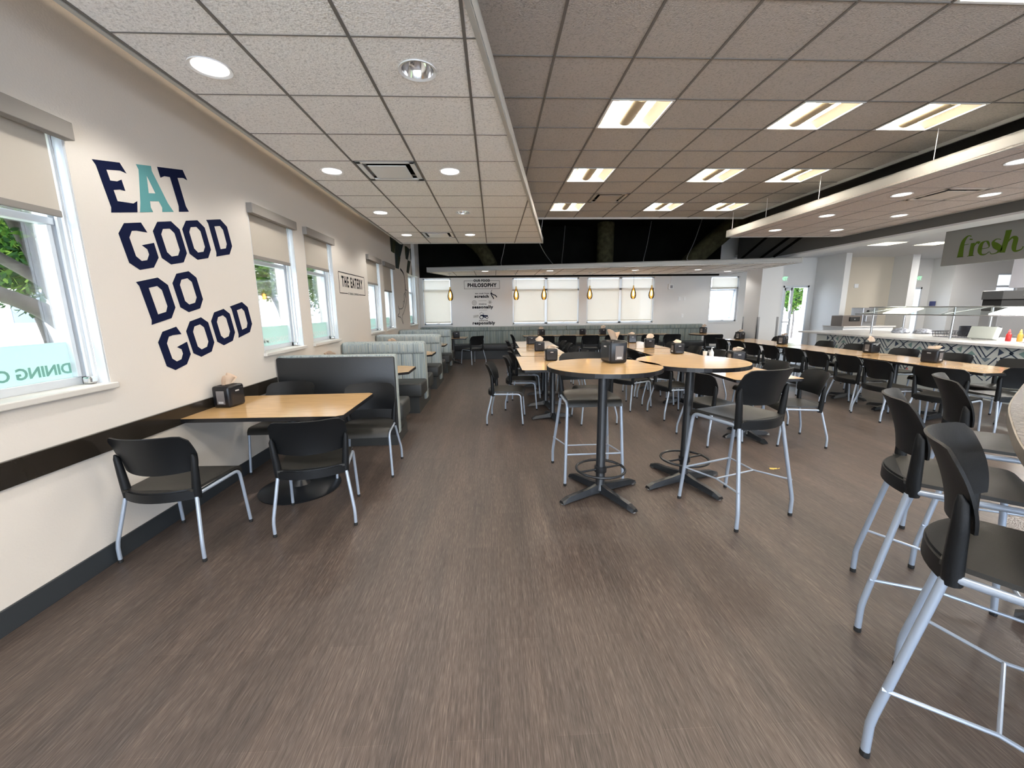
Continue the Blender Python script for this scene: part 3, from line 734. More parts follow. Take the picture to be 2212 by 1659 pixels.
textmesh('subtitle', 'AT DINING COMMONS', .055, GREYINK, t, basis((.0015, -.01, -.165), (0, 1, 0), (0, 0, 1)), .0, .95)
# leaf and root mural
t = thing('wall_mural', 'mural of dark green leaf shapes above a line drawn root on the left wall', 'mural', (XW, 0, 0))
DG = [PM('mural_green_%d' % i, c, .7) for i, c in enumerate([(.008, .018, .014), (.030, .040, .008), (.008, .026, .030), (.018, .028, .012)])]
MP = dict(p1=([(10.17, 3.24), (10.48, 3.25), (10.34, 2.95), (10.2, 2.94)], 0), p2=([(10.48, 3.25), (10.72, 3.26), (10.55, 2.94), (10.28, 2.94)], 1), p3=([(10.72, 3.26), (11.2, 3.26), (11.02, 2.94), (10.57, 2.94)], 0), p4=([(11.2, 3.26), (11.61, 3.3), (11.15, 2.91), (10.92, 2.92)], 2),
          p5=([(10.57, 2.94), (10.88, 2.94), (10.88, 2.6), (10.56, 2.59)], 2), p6=([(10.88, 2.94), (11.2, 2.92), (10.9, 2.59), (10.87, 2.6)], 3), p7=([(10.17, 3.24), (11.61, 3.3), (11.9, 3.9), (10.0, 3.9)], 0),
          q1=([(11.82, 3.31), (12.16, 3.33), (12.07, 3.23), (11.81, 2.99)], 1), q2=([(12.16, 3.32), (12.5, 3.31), (12.11, 2.96), (11.82, 2.97)], 0), q3=([(12.5, 3.31), (12.99, 3.5), (12.92, 3.25), (12.53, 2.98)], 2), q4=([(12.11, 2.96), (12.53, 2.97), (12.15, 2.59), (11.84, 2.6)], 3), q5=([(12.74, 3.1), (13.04, 2.96), (12.83, 2.58), (12.54, 2.58)], 1))
for n_, (p, ci) in MP.items():
    b = NB(); flat(b, [p], lambda u, v, th: (.001+th, u, v)); obj('leaf_shape', b, DG[ci], t)
def stroke(bm, pts, w, f):
    for i in range(len(pts)-1):
        a, c = Vector((*pts[i], 0)), Vector((*pts[i+1], 0)); d = (c-a); 
        if d.length < 1e-6: continue
        d.normalize(); nn = Vector((-d.y, d.x, 0))*w/2; a -= d*w*.3; c += d*w*.3
        flat(bm, [[(a+nn)[:2], (a-nn)[:2], (c-nn)[:2], (c+nn)[:2]]], f, .001)
def curve_pts(p, n=6):
    out = []
    for i in range(len(p)-1):
        p0 = p[max(i-1, 0)]; p1 = p[i]; p2 = p[i+1]; p3 = p[min(i+2, len(p)-1)]
        for k in range(n):
            s = k/n; out.append(tuple(.5*((2*p1[d])+(-p0[d]+p2[d])*s+(2*p0[d]-5*p1[d]+4*p2[d]-p3[d])*s*s+(-p0[d]+3*p1[d]-3*p2[d]+p3[d])*s**3) for d in (0, 1)))
    out.append(p[-1]); return out
fm = lambda u, v, th: (.001+th, u, v)
b = NB(); stroke(b, curve_pts([(11.1, 2.62), (11.4, 2.55), (11.53, 2.45), (11.58, 2.23), (11.57, 2.1)]), .05, fm); obj('stem', b, INK, t)
b = NB()
stroke(b, curve_pts([(11.55, 2.11), (11.5, 1.95), (11.35, 1.8), (11.12, 1.62), (10.7, 1.59), (10.62, 1.66), (10.7, 1.5), (10.5, 1.41), (10.82, 1.36), (11.05, 1.2), (11.0, 1.4), (11.22, 1.5), (11.6, 1.75), (11.75, 1.95), (11.82, 2.09), (11.55, 2.11)]), .025, fm)
for c_, r_ in [((11.45, 1.9), .1), ((11.3, 1.72), .08), ((11.55, 1.98), .07)]:
    stroke(b, [(c_[0]+r_*1.4*math.cos(a*PI/8), c_[1]+r_*math.sin(a*PI/8)) for a in range(0, 12)], .02, fm)
obj('root_outline', b, GREYINK, t)

# food philosophy lettering on the back wall
t = thing('wall_lettering', 'OUR FOOD PHILOSOPHY lettering with small icons on the back wall', 'wall lettering', (0, YB, 0))
def bf(u, v, th): return (u, -.001-th, v)
def px(x, y): return (-.94+(x-1002)*.01475, 2.47-(y-606)*.0153)
def zc(x, y): return px(990+x/13.825, 590+y/13.825)
b = NB(); u0, v1 = zc(165, 225); u1, v0 = zc(1240, 465)
rect_outline(b, u0, u1, v0, v1, .014, bf)
obj('border', b, GREYINK, t)
b = NB(); a, c = zc(420, 250), zc(975, 190); 
def btext(s, x, y, size, mat=INK, bold=.003, xs=1., w=None): 
    u, v = zc(x, y); textmesh('lettering', s, size, mat, t, basis((u, -.0028, v), (1, 0, 0), (0, 0, 1)), bold*1.6, xs, space=1.12, fw_=w/13.825*.01475 if w else None)
flat(b, [[(a[0], a[1]-.03), (c[0], a[1]-.03), (c[0], c[1]), (a[0], c[1])]], lambda u, v, th: (u, -.0012-th, v), .0012); obj('border_gap', b, WALLC, t)
btext('OUR FOOD', 700, 230, .10, INK, .003, 1.05, w=495); btext('PHILOSOPHY', 700, 362, .155, INK, .005, .98, w=880)
btext('we cook from', 700, 592, .065, INK, .001, w=425); btext('scratch', 685, 678, .125, INK, .004, 1.05, w=430)
btext('menu', 710, 893, .085, INK, .001, 1.1, w=225); btext('seasonally', 705, 985, .13, INK, .004, 1.05, w=640)
btext('source', 725, 1372, .075, INK, .001, 1.05, w=260); btext('responsibly', 728, 1450, .13, INK, .004, 1.05, w=690)
b = NB()
for (x, y) in ((705, 803), (712, 1072)): u, v = zc(x, y); flat(b, [[(u-.13, v-.004), (u+.13, v-.004), (u+.13, v+.004), (u-.13, v+.004)]], bf)
def ring(c, r, w, n=20): stroke(b, [(c[0]+r*math.cos(2*PI*k/n), c[1]+r*math.sin(2*PI*k/n)) for k in range(n+1)], w, bf)
c_ = zc(458, 860); ring(c_, .07, .012); ring(c_, .035, .012, 6)
c_ = zc(935, 845)
for k in range(6): a = PI*k/3; stroke(b, [c_, (c_[0]+.065*math.cos(a), c_[1]+.065*math.sin(a))], .014, bf)
for yy in (1225, 1250, 1275): stroke(b, [zc(420, yy+8), zc(575, yy-12)], .012, bf)
obj('orange_and_snowflake_icons', b, GREYINK, t)
b = NB()
for pts in ([(965, 590), (990, 650), (1030, 710), (1045, 745)], [(975, 575), (1030, 625), (1100, 650), (1140, 700)]): stroke(b, curve_pts([zc(*p) for p in pts]), .03, bf)
stroke(b, [zc(975, 590), zc(978, 530), zc(1000, 495)], .012, bf); obj('pepper_icon', b, NAVY, t)
b = NB(); c_ = zc(665, 1280); ring(c_, .055, .02); ring(zc(832, 1285), .035, .016)
stroke(b, [zc(640, 1225), zc(720, 1215), zc(735, 1270), zc(790, 1280)], .035, bf); stroke(b, [zc(740, 1235), zc(850, 1240)], .04, bf)
for p in ((620, 1180), (640, 1150), (672, 1135), (700, 1160), (730, 1180)): ring(zc(*p), .006, .01, 6)
obj('tractor_icon', b, NAVY, t)
# small wall devices
def device(name, label, cat, x, z, w, h, mat=WHITE, d=.04, y=YB):
    b = NB(); box(b, x-w/2, x+w/2, y-d, y, z-h/2, z+h/2, .004); o = obj(name, b, mat)
    return tag(o, label, cat)
t = thing('fire_alarm', 'white fire alarm box with conduit high on the back wall', 'fire alarm', (5.82, YB, 2.22))
b = NB(); box(b, -.08, .09, -.06, 0, -.09, .09, .01); obj('housing', b, WHITE, t)
b = NB(); box(b, -.03, .05, -.068, -.055, -.05, .04, .01); obj('strobe', b, PM('grey_lens', (.25, .25, .27), .3), t)
b = NB(); tube(b, [(0, -.02, .09), (0, -.02, .34)], .007, 6); obj('conduit', b, WALLC, t)
device('wall_switch', 'small white wall plate, left of two below the fire alarm', 'wall plate', 6.15, 1.83, .09, .12, d=.012)
device('wall_switch', 'small white wall plate, right of two below the fire alarm', 'wall plate', 6.32, 1.83, .07, .12, d=.012)
device('wall_outlet', 'small white outlet plate just above the striped banquette', 'outlet', 6.28, 1.27, .07, .12, d=.012)
device('wall_sensor', 'small white box on the beige alcove wall behind the servery', 'wall sensor', 12.15, 2.19, .14, .13)

# ------------------------------------------------------------------ chairs and bar stools
def seat_fn(zs):
    def fn(u, v):
        a = (u-.5)*2
        if v < .8:
            y = -.205+v/.8*.395; z = zs-.014*(1-a*a)*math.sin(PI*min(1, v/.8+.1))
        else:
            q = (v-.8)/.2*PI/2; y = .19+.045*math.sin(q); z = zs-.055*(1-math.cos(q))-.003
        x = a*(.218+.02*min(1, v/.8)-.006*max(0, (v-.8)/.2)); return (x, y, z)
    return fn
def make_seat(kind):
    stool = kind == 'bar_stool'
    zs = .765 if stool else .455; rr = .0135 if stool else .0115
    t = thing(kind, '', 'bar stool' if stool else 'chair')
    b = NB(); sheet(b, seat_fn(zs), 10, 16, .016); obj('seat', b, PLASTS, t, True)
    b = NB()
    def bk(u, v):
        a = (u-.5)*2
        w = .224+.024*min(1, v/.5)**.8-.014*max(0, v-.6)
        zt = zs+.362-.034*max(0, (abs(a)-.84)/.16)**1.2+.004*(1-a*a)
        zb = zs+.118+.012*abs(a)**2-.012
        z = zb+(zt-zb)*v
        y = -.222-.02*v-.062*v*v+a*a*(.078+.018*v)
        return (a*w, y, z)
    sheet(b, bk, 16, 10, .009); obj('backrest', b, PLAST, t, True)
    b = NB()
    for s in (-1, 1):
        P = [(s*.218, -.172, zs-.058), (s*.222, -.176, zs+.02), (s*.231, -.178, zs+.12), (s*.238, -.182, zs+.21), (s*.238, -.19, zs+.235)]
        tube(b, P, [.025, .025, .022, .017, .006], 10)
    def rl(u, v):
        a = (u-.5)*2; return (a*.232, -.252+.078*a*a, zs-.058+.058*v)
    sheet(b, rl, 12, 3, .022)
    sheet(b, lambda u, v: ((u-.5)*.44, -.258+.078*((u-.5)*2)**2+.055*v, zs+.004-.008*v), 12, 2, .010)
    obj('back_frame', b, PLAST, t, True)
    if stool: kr, fr, zk = (.283, -.285), (.262, .262), .15
    else: kr, fr, zk = (.265, -.255), (.252, .232), .12
    for s in (-1, 1):
        b = NB(); tube(b, [(s*kr[0], kr[1], .012), (s*kr[0], kr[1], zk-.02), (s*(kr[0]-.003), kr[1]+.005, zk+.02), (s*.224, -.188, zs-.05)], rr, 10)
        l = obj('leg', b, STEEL, t, True)
        b = NB(); lathe(b, [(rr+.001, 0), (rr+.002, .008), (rr+.001, .022)], 10, (s*kr[0], kr[1], 0)); obj('foot_cap', b, CAP, l)
        b = NB(); pts = smooth_pts([(s*fr[0], fr[1], .012), (s*.238, .2, zs-.028), (s*.226, -.16, zs-.034)], 6, .05)
        tube(b, pts, rr, 10); l = obj('leg', b, STEEL, t, True)
        b = NB(); lathe(b, [(rr+.001, 0), (rr+.002, .008), (rr+.001, .022)], 10, (s*fr[0], fr[1], 0)); obj('foot_cap', b, CAP, l)
    if stool:
        zf = .28
        def lx(s, front):
            f = zf/(zs-.03)
            return Vector((s*(fr[0]+(.238-fr[0])*f), fr[1]+(.2-fr[1])*f, zf)) if front else Vector((s*(kr[0]-.004), kr[1]+.012, zf))
        for s in (-1, 1):
            b = NB(); tube(b, [lx(s, 0), Vector((s*.20, -.02, zf-.005)), lx(s, 1)], .007, 8); obj('side_stretcher', b, STEEL, t, True)
        b = NB(); tube(b, [(-.20, -.02, zf-.005), (.20, -.02, zf-.005)], .006, 8); obj('cross_stretcher', b, STEEL, t, True)
        b = NB(); tube(b, [lx(-1, 1), lx(1, 1)], .008, 8); obj('footrest', b, STEEL, t, True)
    return t
C0 = make_seat('dining_chair'); S0 = make_seat('bar_stool'); usedc = {}
def place(src, x, y, h, label, group):
    if src.name not in usedc:
        usedc[src.name] = 1; src.location = (x, y, 0); src.rotation_euler = (0, 0, R(h)); src['label'] = label; src['group'] = group; return src
    return dup(src, (x, y, 0), R(h), label, group)
GA = 'chairs at the wall table'
place(C0, -2.115, 2.66, -2, 'black chair nearest the left wall, back to the viewer, in front of the wall table', GA)
place(C0, -1.362, 2.965, 14, 'black chair turned to the wall table, aisle side of the chair nearest the wall', GA)
place(C0, -2.13, 4.03, 180, 'black chair facing the viewer behind the wall table, on its wall side', GA)
place(C0, -1.25, 3.85, 184, 'black chair facing the viewer on the aisle side behind the wall table', GA)
GB = 'chairs on the aisle side of the left long table'
place(C0, .165, 5.54, -97, 'black chair seen from the side, nearest on the aisle side of the left long table', GB)
place(C0, .43, 6.36, -95, 'second black chair on the aisle side of the left long table', GB)
place(C0, .53, 7.08, -86, 'third black chair on the aisle side of the left long table', GB)
place(C0, .56, 7.9, -91, 'fourth black chair on the aisle side of the left long table', GB)
place(C0, .56, 9.55, -90, 'farthest black chair on the aisle side of the left long table', GB)
GC = 'chairs on the inner side of the left long table'
for y, l in [(9.3, 'farthest'), (8.6, 'second farthest'), (7.85, 'middle'), (7.1, 'second nearest')]:
    place(C0, 1.36, y, 90+random.uniform(-5, 5), 'black chair on the inner side of the left long table, %s of its row' % l, GC)
place(C0, 1.36, 5.45, 94, 'black chair behind the nearer round bar table, side on, its legs seen under the top', GC)
place(C0, .76, 11.86, -90, 'black chair at the left end of the banquette tables, seen from the side', 'chairs along the banquette')
GD = 'chairs along the banquette'
for x, l in [(1.42, 'leftmost, half hidden by a dispenser'), (2.03, 'second from the left'), (2.68, 'third from the left'), (3.32, 'middle one, behind the big napkin dispenser'), (4.37, 'second from the right'), (4.98, 'rightmost')]:
    place(C0, x, 11.34, random.uniform(-3, 3), 'black chair facing the banquette tables, '+l, GD)
GE = 'chairs around the middle table row'
place(C0, 2.55, 4.53, -77, 'black chair at the near end of the middle row, behind the farther bar table', GE)
place(C0, 3.43, 4.40, 79, 'black chair with curved back right of the near end of the middle row', GE)
place(C0, 2.57, 5.6, -86, 'black chair seen between the two bar tables, nearest on the left of the middle row', GE)
place(C0, 2.66, 6.45, -101, 'black chair on the left of the middle row, second nearest', GE)
place(C0, 2.67, 7.10, -86, 'black chair on the left of the middle row, third nearest', GE)
place(C0, 2.12, 6.2, -60, 'black chair just right of the big napkin dispenser, turned toward the middle row', GE)
for y, l in [(5.25, 'nearest'), (6.7, 'second nearest'), (7.5, 'second farthest'), (8.45, 'farthest')]:
    place(C0, 3.60, y, 92+random.uniform(-6, 6), 'black chair on the right side of the middle table row, %s of that side' % l, GE)
GF = 'chairs on the near side of the right long table'
for k, (y, x, h) in enumerate([(4.57, 5.48, -72), (5.22, 5.42, -98), (5.84, 5.54, -95), (6.42, 5.52, -93), (6.98, 5.54, -91), (7.56, 5.52, -94), (8.16, 5.54, -91), (8.74, 5.56, -90), (9.33, 5.56, -92)]):
    l = ['widest, nearest', 'second nearest', 'third nearest', 'fourth nearest', 'middle', 'fourth farthest', 'third farthest', 'second farthest', 'farthest'][k]
    place(C0, x, y, h, 'black chair on the near side of the right long table, %s of that row' % l, GF)
GH = 'chairs on the servery side of the right long table'
for k, y in enumerate([5.0, 5.75, 6.5, 7.4, 8.15, 9.55]):
    l = ['nearest', 'second nearest', 'third nearest', 'third farthest', 'second farthest', 'farthest'][k]
    place(C0, 6.72, y, 90+random.uniform(-6, 6), 'dark chair on the servery side of the right long table, %s of that side' % l, GH)
place(C0, 6.0, 11.0, -3, 'black chair with its back to the viewer at the round corner table', 'chairs at the round corner table')
place(C0, 7.15, 11.9, 80, 'black chair with bluish sheen right of the round corner table by the column', 'chairs at the round corner table')
place(C0, -.62, 11.62, 43, 'lone black chair turned to the small table in the back left corner', 'chairs along the banquette')
GS = 'charcoal bar stools with silver legs'
place(S0, .86, 3.61, 181, 'bar stool behind the nearer round bar table, facing the viewer', GS)
place(S0, 1.835, 2.885, 20, 'bar stool with its back to the viewer in front of the farther round bar table', GS)
place(S0, 2.13, 1.66, -130.5, 'bar stool at the grey counter, second one counting from the lower right corner', GS)
place(S0, 1.665, 1.035, -144, 'bar stool at the grey counter, nearest, cut off by the right frame edge', GS)
place(S0, 2.87, 2.09, -132, 'bar stool at the grey counter, third from the nearest, partly behind the second', GS)
place(C0, 6.23, 4.60, -6, 'black chair at the near head of the right long table, beside the counter edge', GF)

# ------------------------------------------------------------------ tables
def xbase(bm, cx, cy, r, rot, n=4, h=.07, w=.055):
    for k in range(n):
        a = rot+k*2*PI/n; d = Vector((math.cos(a), math.sin(a), 0)); s = Vector((-d.y, d.x, 0))
        V = []
        for (q, ww, z0, z1) in [(0, w*.75, .03, .10), (r*.3, w*.62, .028, .078), (r*.85, w*.60, .018, .056), (r, w*.56, .010, .034)]:
            p = Vector((cx, cy, 0))+d*q
            V.append([bm.verts.new(p+s*ww+Vector((0, 0, z0))), bm.verts.new(p-s*ww+Vector((0, 0, z0))), bm.verts.new(p-s*ww*.55+Vector((0, 0, z1))), bm.verts.new(p+s*ww*.55+Vector((0, 0, z1)))])
        for A, B in zip(V, V[1:]):
            for i in range(4): bm.faces.new((A[i], A[(i+1) % 4], B[(i+1) % 4], B[i]))
        bm.faces.new(V[0]); bm.faces.new(V[-1][::-1])
def rrect(w, l, r, n=5):
    out = []
    for sx, sy, a0 in ((1, 1, 0), (-1, 1, 90), (-1, -1, 180), (1, -1, 270)):
        for k in range(n+1):
            a = R(a0+90*k/n); out.append((sx*(w/2-r)+r*math.cos(a), sy*(l/2-r)+r*math.sin(a)))
    return out
def table(name, label, x, y, poly, bases, H=.75, loc_rot=0., group=None, rad=.038, br=.36, brot=PI/4, disc=False):
    t = thing(name, label, 'table', (x, y, 0), loc_rot, group)
    c = sum((Vector((*p, 0)) for p in poly), Vector())/len(poly)
    inner = [(c.x+(p[0]-c.x)*(1-.006/max(.2, (Vector((*p, 0))-c).length)), c.y+(p[1]-c.y)*(1-.006/max(.2, (Vector((*p, 0))-c).length))) for p in poly]
    b = NB(); prism(b, poly, H-.032, H-.001); obj('edge_band', b, BLKE, t)
    b = NB(); prism(b, inner, H-.0015, H+.0008); obj('tabletop', b, LAM, t)
    for k, (bx, by) in enumerate(bases):
        b = NB(); lathe(b, [(.06, .05), (rad, .1), (rad, H-.05), (.1, H-.034)], 20, (bx, by, 0)); obj('column', b, BLKM, t, True)
        b = NB()
        if disc: lathe(b, [(0, .0), (.33, .0), (.335, .012), (.31, .022), (.08, .045), (.05, .09), (0, .1)], 40, (bx, by, 0), cap=False)
        else: xbase(b, bx, by, br, brot)
        bs = obj('base', b, BLKM, t, disc)
        if H > 1:
            for q in range(4):
                a = brot+q*PI/2; b = NB(); lathe(b, [(.012, 0), (.018, .004), (.012, .012)], 12, (bx+(br-.02)*math.cos(a), by+(br-.02)*math.sin(a), 0)); obj('glide', b, WHITE, bs)
    return t
# wall table with tapered aisle end
table('dining_table', 'maple topped table fixed end to the left wall, with tapered aisle end', -1.80, 3.52, [(-.63, -.42), (.56, -.44), (.61, -.40), (.60, .42), (.56, .455), (-.63, .42)], [(.05, -.06)], disc=True, rad=.05)
# round bar tables
for (x, y, rot, lab) in [(.87, 3.17, R(27), 'tall round maple bar table nearer the aisle, carrying a napkin dispenser'), (1.675, 3.35, R(20), 'tall round maple bar table with nothing on it, farther and to the right')]:
    c = [(.455*math.cos(2*PI*k/48), .455*math.sin(2*PI*k/48)) for k in range(48)]
    t = table('bar_table', lab, x, y, c, [(0, 0)], 1.10, group='round bar tables', rad=.038, br=.40, brot=rot)
    b = NB()
    lathe(b, [(.2+.011*math.cos(a), .225+.011*math.sin(a)) for a in [2*PI*k/8 for k in range(9)]], 40, cap=False)
    for a in (R(20), R(110)): 
        if a < 1: tube(b, [(-.2*math.cos(a), -.2*math.sin(a), .225), (.2*math.cos(a), .2*math.sin(a), .225)], .009, 8)
    lathe(b, [(.05, .2), (.05, .25)], 20, cap=True); obj('foot_ring', b, BLKM, t, True)
GL = 'maple dining tables in the left row'
for (x, y0, y1, bs, lab) in [(.81, 5.28, 6.88, [5.58, 6.36], 'long maple table of the left row, nearest one'), (.87, 6.92, 8.37, [7.2, 8.0], 'maple table of the left row, middle one'), (.94, 8.42, 10.15, [8.7, 9.8], 'maple table of the left row, farthest one')]:
    w = .9 if y0 < 6 else .84
    table('dining_table', lab, x, (y0+y1)/2, rrect(w, y1-y0, .05), [(0, q-(y0+y1)/2) for q in bs], group=GL, br=.30, brot=R(10))
GM = 'maple dining tables in the middle row'
for (x, y0, y1, lab) in [(3.07, 4.30, 6.05, 'maple table of the middle row, nearest, its corner sticking out past the bar stool'), (3.09, 6.10, 7.85, 'maple table of the middle row, middle one with cups on it'), (3.11, 7.90, 9.65, 'maple table of the middle row, farthest one')]:
    table('dining_table', lab, x, (y0+y1)/2, rrect(.8, y1-y0, .03), [(-.05, -.62), (0, .6)], group=GM, br=.30, brot=R(8))
GR = 'maple dining tables in the right row'
for (x, y0, y1, lab) in [(6.12, 4.42, 6.20, 'maple table of the long right row, nearest one'), (6.12, 6.24, 8.07, 'maple table of the long right row, middle one'), (6.12, 8.12, 10.0, 'maple table of the long right row, farthest one')]:
    table('dining_table', lab, x, (y0+y1)/2, rrect(.8, y1-y0, .03), [(-.15, .32 if y0 < 5 else -.7), (-.15, .75)] if y0 > 5 else [(-.2, .35), (0, -.2)], group=GR, br=.30, brot=R(10))
GBQ = 'tables along the back banquette'
for k, x in enumerate([1.48, 2.72, 3.96, 5.0]):
    table('dining_table', 'narrow maple table against the back banquette, '+['leftmost', 'second from left', 'second from right', 'rightmost'][k], x, 12.3, rrect(1.2 if k < 3 else .82, .62, .03), [(0, 0)], group=GBQ, br=.28)
c = [(.47*math.cos(2*PI*k/40), .47*math.sin(2*PI*k/40)) for k in range(40)]
table('round_table', 'low round maple table at the right end of the banquette', 6.4, 12.05, c, [(0, 0)], br=.3)
table('dining_table', 'small maple table in the back left corner beside the last booth', -1.2, 11.85, rrect(.8, .8, .03), [(0, 0)], br=.28)

# ------------------------------------------------------------------ booths
def cushion(bm, x0, x1, y0, y1, z0, z1, r=.03): box(bm, x0, x1, y0, y1, z0, z1, r, seg=3)
XL, XR = XW+.01, -1.13
def seat_unit(t, ya, yb):
    b = NB(); box(b, XL, XR-.03, ya+.03 if ya < yb else ya, yb-.03, 0, .26); obj('plinth', b, VINYLG, t)
    b = NB(); cushion(b, XL, XR+.03, ya, yb, .25, .47, .035); obj('seat', b, VINYLG, t, True)
def back_striped(t, y, facing, th=.085, top=1.06):
    s = -1 if facing < 0 else 1
    y2 = y-s*th
    b = NB(); n = 7; w = (XR-XL)/n
    for k in range(n): cushion(b, XL+k*w+.002, XL+(k+1)*w-.002, min(y, y2), max(y, y2), .40, top-.17, .018)
    box(b, XL, XR, min(y+s*-.02, y2), max(y+s*-.02, y2), .12, top-.05)
    box(b, XR-.004, XR+.012, min(y, y2)-.01, max(y, y2)+.01, .13, top-.1, .006)
    obj('backrest', b, STRIPE, t, True)
    b = NB(); cushion(b, XL, XR+.015, min(y+s*.03, y2), max(y+s*.03, y2), top-.20, top, .05); obj('head_roll', b, STRIPE, t, True)
GBO = 'booth benches along the left wall'
t = thing('booth_bench', 'first booth bench, black vinyl back toward the viewer behind the wall table', 'booth bench', (0, 0, 0), 0, GBO)
b = NB(); box(b, XL, XR, 4.55, 4.60, .13, 1.045, .02); obj('outer_back', b, VINYL, t, True)
b = NB(); box(b, XL, XR-.02, 4.57, 5.1, 0, .135); obj('plinth', b, VINYLG, t)
b = NB(); box(b, XL-.004, XR+.004, 4.595, 4.70, .13, 1.062, .02); obj('backrest', b, STRIPE, t, True)
seat_unit(t, 4.70, 5.15)
for Yc, lab in [(6.50, 'second booth bench, blue grey striped back facing the viewer, largest striped one'), (8.40, 'third booth bench, striped, between the second and the last'), (10.45, 'last booth bench with striped back, nearest the back banquette')]:
    t = thing('booth_bench', lab, 'booth bench', (0, 0, 0), 0, GBO)
    back_striped(t, Yc, -1); back_striped(t, Yc+.17, 1)
    b = NB(); box(b, XL, XR-.03, Yc-.45, Yc+.62, 0, .255); obj('plinth', b, VINYLG, t)
    for (ya, yb) in ((Yc-.50, Yc-.0), (Yc+.17, Yc+.67)):
        b = NB(); cushion(b, XL, XR+.03, ya, yb, .25, .47, .035); obj('seat', b, VINYLG, t, True)
for Yt, lab in [(5.58, 'booth table between the black booth back and the second bench'), (7.66, 'booth table between the second and third benches'), (9.6, 'booth table between the third and last benches')]:
    table('booth_table', lab, -1.80, Yt, [(-.63, -.38), (.47, -.38), (.66, -.25), (.66, .25), (.47, .38), (-.63, .38)], [(.1, 0)], group='booth tables along the left wall', br=.28)
# back banquette
t = thing('banquette', 'long striped banquette with black seat along the back wall', 'banquette', (0, YB, 0))
BX0, BX1 = XW+.06, 6.92
b = NB(); n = 46; w = (BX1-BX0)/n
for k in range(n): cushion(b, BX0+k*w+.001, BX0+(k+1)*w-.001, -.17, -.07, .42, .87, .012)
box(b, BX0, BX1, -.12, -.005, 0, .95); o = obj('backrest', b, STRIPEB, t, True)
b = NB(); cushion(b, BX0, 2.35, -.19, -.005, .855, 1.0, .03); cushion(b, 2.354, BX1, -.19, -.005, .855, 1.0, .03); obj('head_roll', b, STRIPEB, t, True)
b = NB(); cushion(b, BX0, BX1, -.68, -.16, .27, .46, .03); obj('seat', b, VINYL, t, True)
b = NB(); box(b, BX0, BX1, -.62, -.1, 0, .28); obj('plinth', b, VINYL, t)

# ------------------------------------------------------------------ napkin dispensers
def dispenser():
    t = thing('napkin_dispenser', '', 'napkin dispenser'); w, d, h = .19, .155, .185
    b = NB(); box(b, -w/2, w/2, -d/2, d/2, .0, h, .022, seg=3)
    obj('housing', b, DISP, t, True)
    for s in (-1, 1):
        b = NB(); box(b, -w/2+.018, w/2-.018, s*(d/2)-.002, s*(d/2)+.003, .02, h-.03, .002); p = obj('face_panel', b, DISPW, t)
        b = NB(); box(b, -.022, .022, s*(d/2+.003)-.001, s*(d/2+.003)+.001, h-.055, h-.043); obj('badge', b, LBL, p)
        b = NB(); box(b, s*(w/2)-.003 if s > 0 else -w/2-.002, w/2+.002 if s > 0 else -w/2+.003, -.035, .035, .03, h-.04); p = obj('window', b, PM('clear_panel%d' % s, (.16, .15, .15), .08, spec=.9), t, label='translucent side window')
        b = NB(); box(b, min(s*(w/2+.002), s*(w/2+.0032)), max(s*(w/2+.002), s*(w/2+.0032)), -.022, .022, .038, .055); obj('label_strip', b, LBL, p)
    b = NB(); box(b, -.06, .06, -.045, .045, h-.004, h+.003, .002); obj('slot', b, CAP, t)
    return t
def napkin(seed):
    rnd = random.Random(seed); t = NB()
    ph = rnd.uniform(0, 6)
    for k in range(2):
        a0 = rnd.uniform(-.3, .3)
        def fn(u, v, k=k):
            a = (u-.5)*2; wv = .045+.028*v**.6
            return (a*wv+.02*v*v*math.sin(ph+k), (.012*math.sin(a*3+ph+k*2)*(.4+v))+(k-.5)*.02*v+.035*v*v*math.cos(ph+k), -.02+v*(.098-.028*abs(a)**1.5+.016*math.sin(a*2+ph+k*2)))
        sheet(t, fn, 9, 7, .0012)
    return t
D0 = dispenser(); nd = [0]
def put_disp(x, y, z, rz, where, nap=True, flatnap=False):
    lab = 'black napkin dispenser '+where
    if nd[0] == 0: D0.location = (x, y, z); D0.rotation_euler = (0, 0, R(rz)); D0['label'] = lab; D0['group'] = 'black napkin dispensers'
    else: dup(D0, (x, y, z), R(rz), lab, 'black napkin dispensers')
    nd[0] += 1
    if nap:
        o = obj('paper_napkin', napkin(nd[0]*13), NAPK, None, True); o.location = (x, y, z+.192); o.rotation_euler = (0, 0, R(rz))
        if flatnap: o.scale = (1, 1.1, .55)
        tag(o, 'napkin in the dispenser '+where, 'napkin', 'brown paper napkins')
put_disp(-2.31, 3.53, .7515, 84, 'on the wall table against the left wall')
put_disp(1.0, 3.34, 1.1015, 101, 'on the nearer round bar table')
put_disp(.88, 6.27, .7515, 4, 'on the nearest table of the left row', True, True)
put_disp(.86, 7.72, .7515, -3, 'on the middle table of the left row')
put_disp(.84, 9.3, .7515, 10, 'on the farthest table of the left row', False)
put_disp(3.20, 9.3, .7515, -4, 'on the farthest table of the middle row', True, True)
put_disp(3.15, 8.1, .7515, -8, 'on the middle row beyond the pale glare, second from the back')
put_disp(3.20, 6.93, .7515, 6, 'on the middle table of the middle row beside the cups', True, True)
put_disp(3.42, 5.55, .7515, 0, 'on the nearest middle row table, low behind the farther bar table', True, True)
put_disp(6.12, 5.36, .7515, 104, 'on the nearest table of the long right row', True, True)
put_disp(6.42, 6.60, .7515, 10, 'on the middle table of the long right row, second nearest')
put_disp(6.12, 8.34, .7515, 32, 'on the far right row table, third nearest', True, True)
put_disp(6.10, 9.82, .7515, 25, 'at the far end of the long right row', True, True)
put_disp(6.50, 12.38, .7515, 30, 'on the low round table by the column')
put_disp(1.44, 12.4, .7515, 25, 'on the leftmost banquette table')
put_disp(2.73, 12.4, .7515, -30, 'on the second banquette table, with bright reflection', False)
